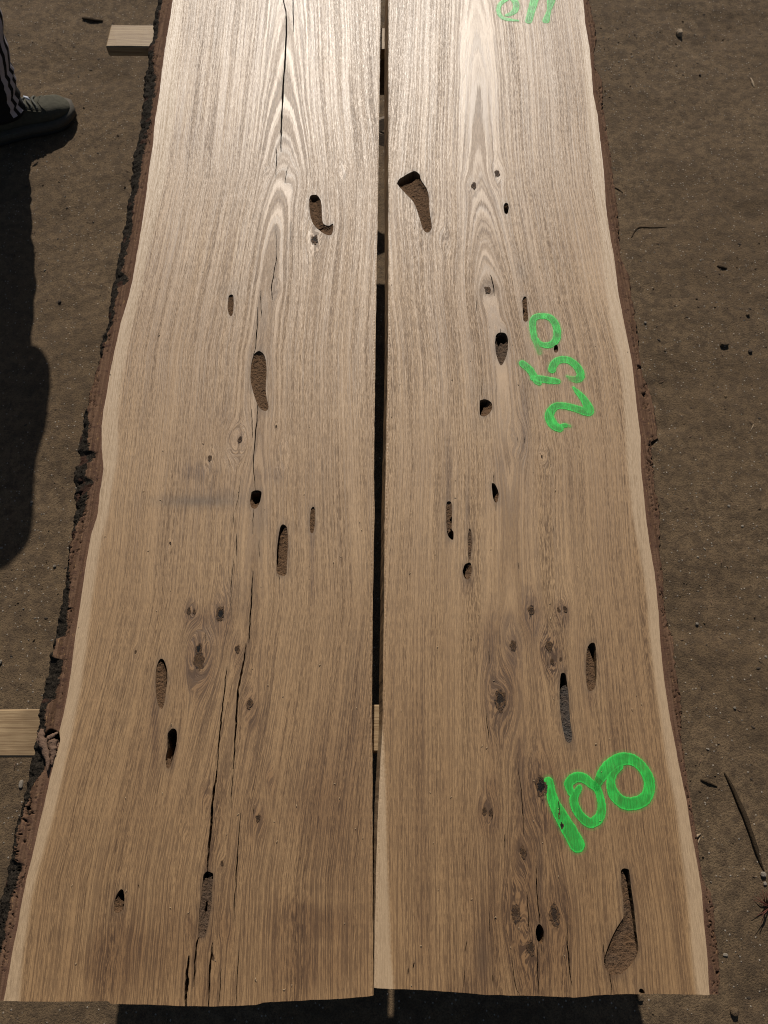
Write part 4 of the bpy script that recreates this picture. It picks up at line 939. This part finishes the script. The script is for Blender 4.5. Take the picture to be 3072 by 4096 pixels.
# key points (world): right leg nearer the camera, left leg set back
rank = np.array([-1.238, 2.085, .095]); rknee = np.array([-1.150, 2.095, .50]); rhip = np.array([-1.115, 2.07, .93])
lank = np.array([-1.60, 2.30, .095]); lknee = np.array([-1.36, 2.27, .50]); lhip = np.array([-1.15, 2.23, .93])
pelvis = np.array([-1.14, 2.15, .98]); chest = np.array([-1.18, 2.15, 1.30]); neck = np.array([-1.19, 2.15, 1.50]); head = np.array([-1.165, 2.15, 1.66])
me = bpy.data.meshes.new('person'); vs = []; es = []; rd = []
def jt(p, r, par=None):
    vs.append(tuple(p)); rd.append(r); i = len(vs)-1
    if par is not None: es.append((par, i))
    return i
ip = jt(pelvis, (.115, .13)); ic = jt((pelvis+chest)/2, (.105, .13), ip); it = jt(chest, (.11, .15), ic); inn = jt(neck-np.array([0, 0, .02]), (.055, .055), it)
ih0 = jt(neck+np.array([.01, 0, .06]), (.052, .052), inn); ih = jt(head, (.095, .078), ih0); jt(head+np.array([.0, 0, .085]), (.07, .06), ih); nz = jt(head+np.array([.088, 0, -.015]), (.016, .012), ih)
for sy in (-1, 1): jt(head+np.array([-.005, sy*.082, -.01]), (.012, .02), ih)
for hp, kn, an, ang in ((rhip, rknee, rank, AR), (lhip, lknee, lank, 0.15)):
    a = jt(hp-np.array([0, 0, .05]), (.085, .085), ip); b = jt(kn, (.055, .055), a); c = jt((kn+an)/2+np.array([-.015, 0, .03]), (.052, .052), b); d = jt(an, (.026, .026), c)
    f = np.array([math.cos(ang), math.sin(ang), 0]); jt(an+f*.10-np.array([0, 0, .05]), (.022, .014), d); jt(an-f*.02-np.array([0, 0, .045]), (.018, .018), d)
def arm(sy, elbow, wrist, hdir):
    sh = chest+np.array([0, sy*.19, .12]); a = jt(sh, (.05, .05), it); b = jt(elbow, (.038, .038), a); c = jt(wrist, (.026, .03), b)
    hd = np.array(hdir, float); hd /= np.linalg.norm(hd); side = np.array([1., 0, 0])-hd*hd[0]; side /= np.linalg.norm(side)
    palm = np.array(wrist)+hd*.06; p = jt(palm, (.020, .036), c); up = np.cross(hd, side)
    for k, (off, ln) in enumerate(((.028, .070), (.010, .080), (-.009, .075), (-.027, .060))):
        b0 = palm+side*off+hd*.03; q = jt(b0, (.009, .009), p); q = jt(b0+hd*ln*.5-up*sy*.006, (.0085, .0085), q); jt(b0+hd*ln*.95-up*sy*.022, (.0075, .0075), q)
    q = jt(np.array(wrist)+hd*.03+side*.036, (.011, .011), p); jt(np.array(wrist)+hd*.075+side*.055, (.009, .009), q)
arm(-1, (-1.225, 1.92, 1.15), (-1.165, 1.925, .92), (.15, 0, -1)); arm(1, (-1.245, 2.39, 1.15), (-1.22, 2.40, .90), (.05, 0, -1))
me.from_pydata(vs, es, []); person = bpy.data.objects.new('person', me); COL.objects.link(person); me.materials.append(M['skin'])
sk = person.modifiers.new('skin', 'SKIN'); sub = person.modifiers.new('sub', 'SUBSURF'); sub.levels = 2; sub.render_levels = 2
sk.use_smooth_shade = True
for i, r in enumerate(rd):
    me.skin_vertices[0].data[i].radius = r; me.skin_vertices[0].data[i].use_root = (i == 0)
tag(person, 'person in dark jacket, striped black track trousers and dusty shoe, standing at the upper left', 'person')
# trousers: both legs as one garment mesh plus the seat
B = PB()
def leg_rings(an, kn, hp, ang, hemr, seed):
    out = []
    for t in np.linspace(0, 1, 60):
        z = .098+(hp[2]+.03-.098)*t
        kz = (kn[2]-.098)/(hp[2]+.03-.098)
        q = an+(kn-an)*(t/kz) if t < kz else kn+(hp-kn)*((t-kz)/(1-kz))
        r = hemr+.010*ss(0, .5, t)+.022*ss(.45, 1, t)
        crease = .0065*ss(.28, .02, t)*math.sin(t*150)+.003*math.sin(t*62+seed)
        out.append(ring((q[0], q[1], z), (r+crease)*1.03, r+crease*.7, ang, 40, (-.22*ss(.12, 0, t), 0), .05, seed))
    return out
RL_ = leg_rings(rank, rknee, rhip, AR, .074, 1.0); LL_ = leg_rings(lank, lknee, lhip, .15, .074, 4.0)
for rr in (RL_, LL_): B.add(*loft(rr))
B.add(*loft([ring((-1.133, 2.15, z), .125+.01*k, .180-.004*k, 0, 40, rough=.03) for k, z in enumerate((.80, .86, .92, 1.0, 1.06))]))
trousers = B.build('trousers', M['cloth'], person)
def stripe(rings, deg, wdeg, t0=0):
    k = len(rings[0]); V = []; F = []
    a0 = (deg-wdeg/2)/360*k; a1_ = (deg+wdeg/2)/360*k; m = 4
    rr = rings[t0:]
    for rg in rr:
        c = rg.mean(0)
        for j in range(m+1):
            a = (a0+(a1_-a0)*j/m) % k; i = int(a); f = a-i; p = rg[i % k]*(1-f)+rg[(i+1) % k]*f
            n = p-c; n[2] = 0; n /= np.linalg.norm(n); V.append(p+n*.0016)
    for i in range(len(rr)-1):
        for j in range(m): F.append((i*(m+1)+j, i*(m+1)+j+1, (i+1)*(m+1)+j+1, (i+1)*(m+1)+j))
    return V, F
for deg, t0 in ((-56, 1), (-34, 1), (-10, 4)):
    mesh('stripe', *stripe(RL_, deg, 12.5, t0), M['stripe'], trousers)
for deg in (68, 90, 112): mesh('stripe', *stripe(LL_, deg, 12.5, 1), M['stripe'], trousers)
# jacket: body with hem at .69, sleeves
B = PB(); prof = []
for t in np.linspace(0, 1, 36):
    z = .79+(1.50-.79)*t
    rx = float(np.interp(z, [.675, .72, .85, .97, 1.08, 1.25, 1.38, 1.45, 1.50], [.150, .155, .165, .165, .150, .135, .125, .09, .065]))
    ry = float(np.interp(z, [.675, .85, 1.0, 1.2, 1.36, 1.44, 1.50], [.20, .21, .20, .215, .225, .15, .075]))
    cx_ = float(np.interp(z, [.675, .85, 1.0, 1.1, 1.5], [-1.13, -1.135, -1.155, -1.18, -1.19]))
    prof.append(ring((cx_, 2.15, z), rx+.003*math.sin(z*60), ry, 0, 48, rough=.035, seed=2))
B.add(*loft(prof))
for sy, pts in ((-1, [(-1.19, 1.99, 1.42), (-1.21, 1.94, 1.32), (-1.225, 1.92, 1.15), (-1.19, 1.92, 1.02), (-1.165, 1.925, .93)]), (1, [(-1.19, 2.31, 1.42), (-1.225, 2.36, 1.32), (-1.245, 2.39, 1.15), (-1.23, 2.395, 1.02), (-1.22, 2.40, .92)])):
    w = spline(pts, 24); B.add(*tube(w, np.interp(np.linspace(0, 1, 24), [0, .2, .5, 1], [.07, .065, .055, .046]), 18, 1, .08, sy))
B.build('jacket', M['jacket'], person)
B = PB(); hv = []
for i in range(13):
    ph = np.pi*.62*i/12
    for j in range(26):
        t = 2*np.pi*j/26; low = 1.0 if math.cos(t) < .35 else .62
        a = ph*low; rr = .104*(1+.05*float(pn(t*2, ph*4, 1)))
        hv.append((head[0]-.012+rr*1.05*math.sin(a)*math.cos(t), head[1]+rr*.92*math.sin(a)*math.sin(t), head[2]+.012+rr*1.12*math.cos(a)))
B.add(hv, [(i*26+j, i*26+(j+1) % 26, (i+1)*26+(j+1) % 26, (i+1)*26+j)[::-1] for i in range(12) for j in range(26)])
B.build('hair', M['hair'], person)
for sy in (-1, 1):
    B = PB(); V, F = tube([(head[0]+.078, head[1]+sy*.03, head[2]+.012), (head[0]+.086, head[1]+sy*.03, head[2]+.012)], [.011, .006], 10); B.add(V, F); B.build('eye', M['eye'], person)
V, F = tube([(head[0]+.074, head[1]-.025, head[2]-.05), (head[0]+.084, head[1], head[2]-.05), (head[0]+.074, head[1]+.025, head[2]-.05)], [.003, .007, .003], 8, .6)
M['lip'] = plain('lips', (.3, .12, .1), .5, .1); mesh('mouth', V, F, M['lip'], person)

def make_shoe(heel, ang, lift, main=True):
    ca, sa = math.cos(ang), math.sin(ang)
    def Wd(p): p = np.asarray(p, float); return np.stack([heel[0]+p[:, 0]*ca-p[:, 1]*sa, heel[1]+p[:, 0]*sa+p[:, 1]*ca, p[:, 2]+lift], 1)
    xs = np.array([0, .012, .04, .09, .14, .19, .23, .265, .288, .300])
    hw = np.array([.012, .026, .034, .034, .036, .045, .050, .045, .032, .012])
    cy = np.array([0, 0, 0, .0, .002, .004, .006, .008, .010, .012])
    xf = np.linspace(0, .300, 44); hwf = np.interp(xf, xs, hw); cyf = np.interp(xf, xs, cy)
    hwf[0] = .006; hwf[-1] = .006; hwf = np.convolve(np.pad(hwf, 2, 'edge'), [.1, .2, .4, .2, .1], 'valid')
    # sole: two stacked layers with a stepped, bulging side
    def sole(z0, z1, grow, toe):
        rings = []
        for x, w, c in zip(xf, hwf, cyf):
            x2 = x*(1+grow*.5)-grow*.07; w2 = w+grow*.12; up = toe*ss(.22, .30, x); wav = .0015*math.sin(x*95)
            rings.append(np.array([(x2, c-w2, z0+up), (x2, c-w2-.003, (z0+z1)/2+up+wav), (x2, c-w2, z1+up*.8), (x2, c+w2, z1+up*.8), (x2, c+w2+.003, (z0+z1)/2+up), (x2, c+w2, z0+up)]))
        return loft([Wd(r) for r in rings])
    sh = empty('shoe', (0, 0, 0)); sh.parent = person
    V, F = sole(.0, .012, .05, .010); mesh('outsole', V, F, M['dsole'], sh, True)
    V, F = sole(.010, .036, .055, .007); mesh('midsole', V, F, M['sole'], sh, True)
    hx = [0, .02, .05, .08, .11, .15, .19, .23, .265, .29, .300]; hh = [.085, .098, .106, .110, .109, .098, .084, .076, .070, .055, .036]
    rings = []
    for i, (x, w, c) in enumerate(zip(xf, hwf, cyf)):
        top = float(np.interp(x, hx, hh)); k = 22; th = np.linspace(0, 2*np.pi, k, endpoint=False)
        nrw = float(np.interp(x, [0, .05, .13, .2, .3], [.75, .62, .60, .92, 1.0]))
        z = .028+(top-.028)*(.5+.5*np.sign(np.sin(th))*np.abs(np.sin(th))**.75)
        fr = np.clip((z-.028)/(top-.028), 0, 1); yy = np.sign(np.cos(th))*np.abs(np.cos(th))**.7*(w*.98)*(1+(nrw-1)*fr)
        rings.append(Wd(np.stack([np.full(k, x*.985+.002), c+yy, z+.0012*pn(x*60, th*2, 3.)], 1)))
    V, F = loft(rings); up = mesh('upper', V, F, M['shoe'], sh, True)
    # toe cap seam, overlays, tongue, laces
    def surf(x, s):       # point on the upper at distance x from the heel, s -1..1 across
        w = float(np.interp(x, xf, hwf)); c = float(np.interp(x, xf, cyf)); top = float(np.interp(x, hx, hh)); nrw = float(np.interp(x, [0, .05, .13, .2, .3], [.75, .62, .60, .92, 1.0]))
        a = math.pi/2*(1-s); sn = abs(math.sin(a)); cs = math.cos(a)
        z = .028+(top-.028)*(.5+.5*sn**.75); fr = (z-.028)/(top-.028)
        return (x*.985+.002, c+math.copysign(abs(cs)**.7, cs)*w*.98*(1+(nrw-1)*fr), z+.001)
    for i, x in enumerate(np.linspace(.118, .195, 6)):
        pth = [surf(x+.004*math.sin(j), s) for j, s in enumerate(np.linspace(-.55, .55, 9))]
        pth = Wd(np.array(pth)+np.array([0, 0, .003])); V, F = tube(pth, .0034, 7, .7); mesh('lace', V, F, M['lace'], up)
    for sgn in (-1, 1):
        pth = Wd([surf(x, sgn*.62) for x in np.linspace(.10, .205, 12)]); V, F = tube(pth, .0035, 7, .6); mesh('eyelet_band', V, F, M['shoe'], up)
    pth = Wd([surf(x, s) for x, s in ((.212, -.9), (.222, -.6), (.212, -.3), (.206, 0), (.212, .3), (.222, .6), (.212, .9))]); V, F = tube(pth, .0028, 7, .6); mesh('toe_seam', V, F, M['shoe'], up)
    pth = Wd([(.095, 0, .105), (.112, 0, .118), (.104, 0, .135)]); V, F = tube(pth, [.028, .030, .024], 12, .45); mesh('tongue', V, F, M['shoe'], sh)
    V, F = tube(Wd([(.055, 0, .09), (.065, 0, .11), (.072, 0, .13)]), [.040, .045, .046], 18); mesh('collar', V, F, M['dsole'], sh)
    V, F = tube(Wd([(.062, 0, .085), (.07, 0, .12), (.078, 0, .17)]), [.046, .046, .048], 18); mesh('sock', V, F, M['cloth'], sh)
    for j, (x, z) in enumerate(((.02, .024), (.05, .028), (.075, .022), (.10, .027), (.04, .017), (.08, .031))):
        w = float(np.interp(x, xf, hwf)); V, F = tube(Wd([(x-.014, -w-.0068, z), (x+.002, -w-.0078, z+.004), (x+.016, -w-.0068, z+.001)]), [.001, .0024, .001], 6); mesh('sole_ridge', V, F, M['lace'], sh)
    return sh
s1 = make_shoe((-1.312, 2.055), AR, 0.002); s2 = make_shoe((-1.675, 2.29), .15, 0.002)
# little pale patches near the hem
for (px, py, z, r) in ((104, 388, .115, .0055),):
    x, y = P(px, py, z); V, F = tube([(x-.006, y-.003, z+.005), (x+.004, y-.004, z), (x+.01, y-.004, z-.007)], [r*.5, r, r*.4], 8, .5); mesh('reflective_tag', V, F, M['sock'], trousers)
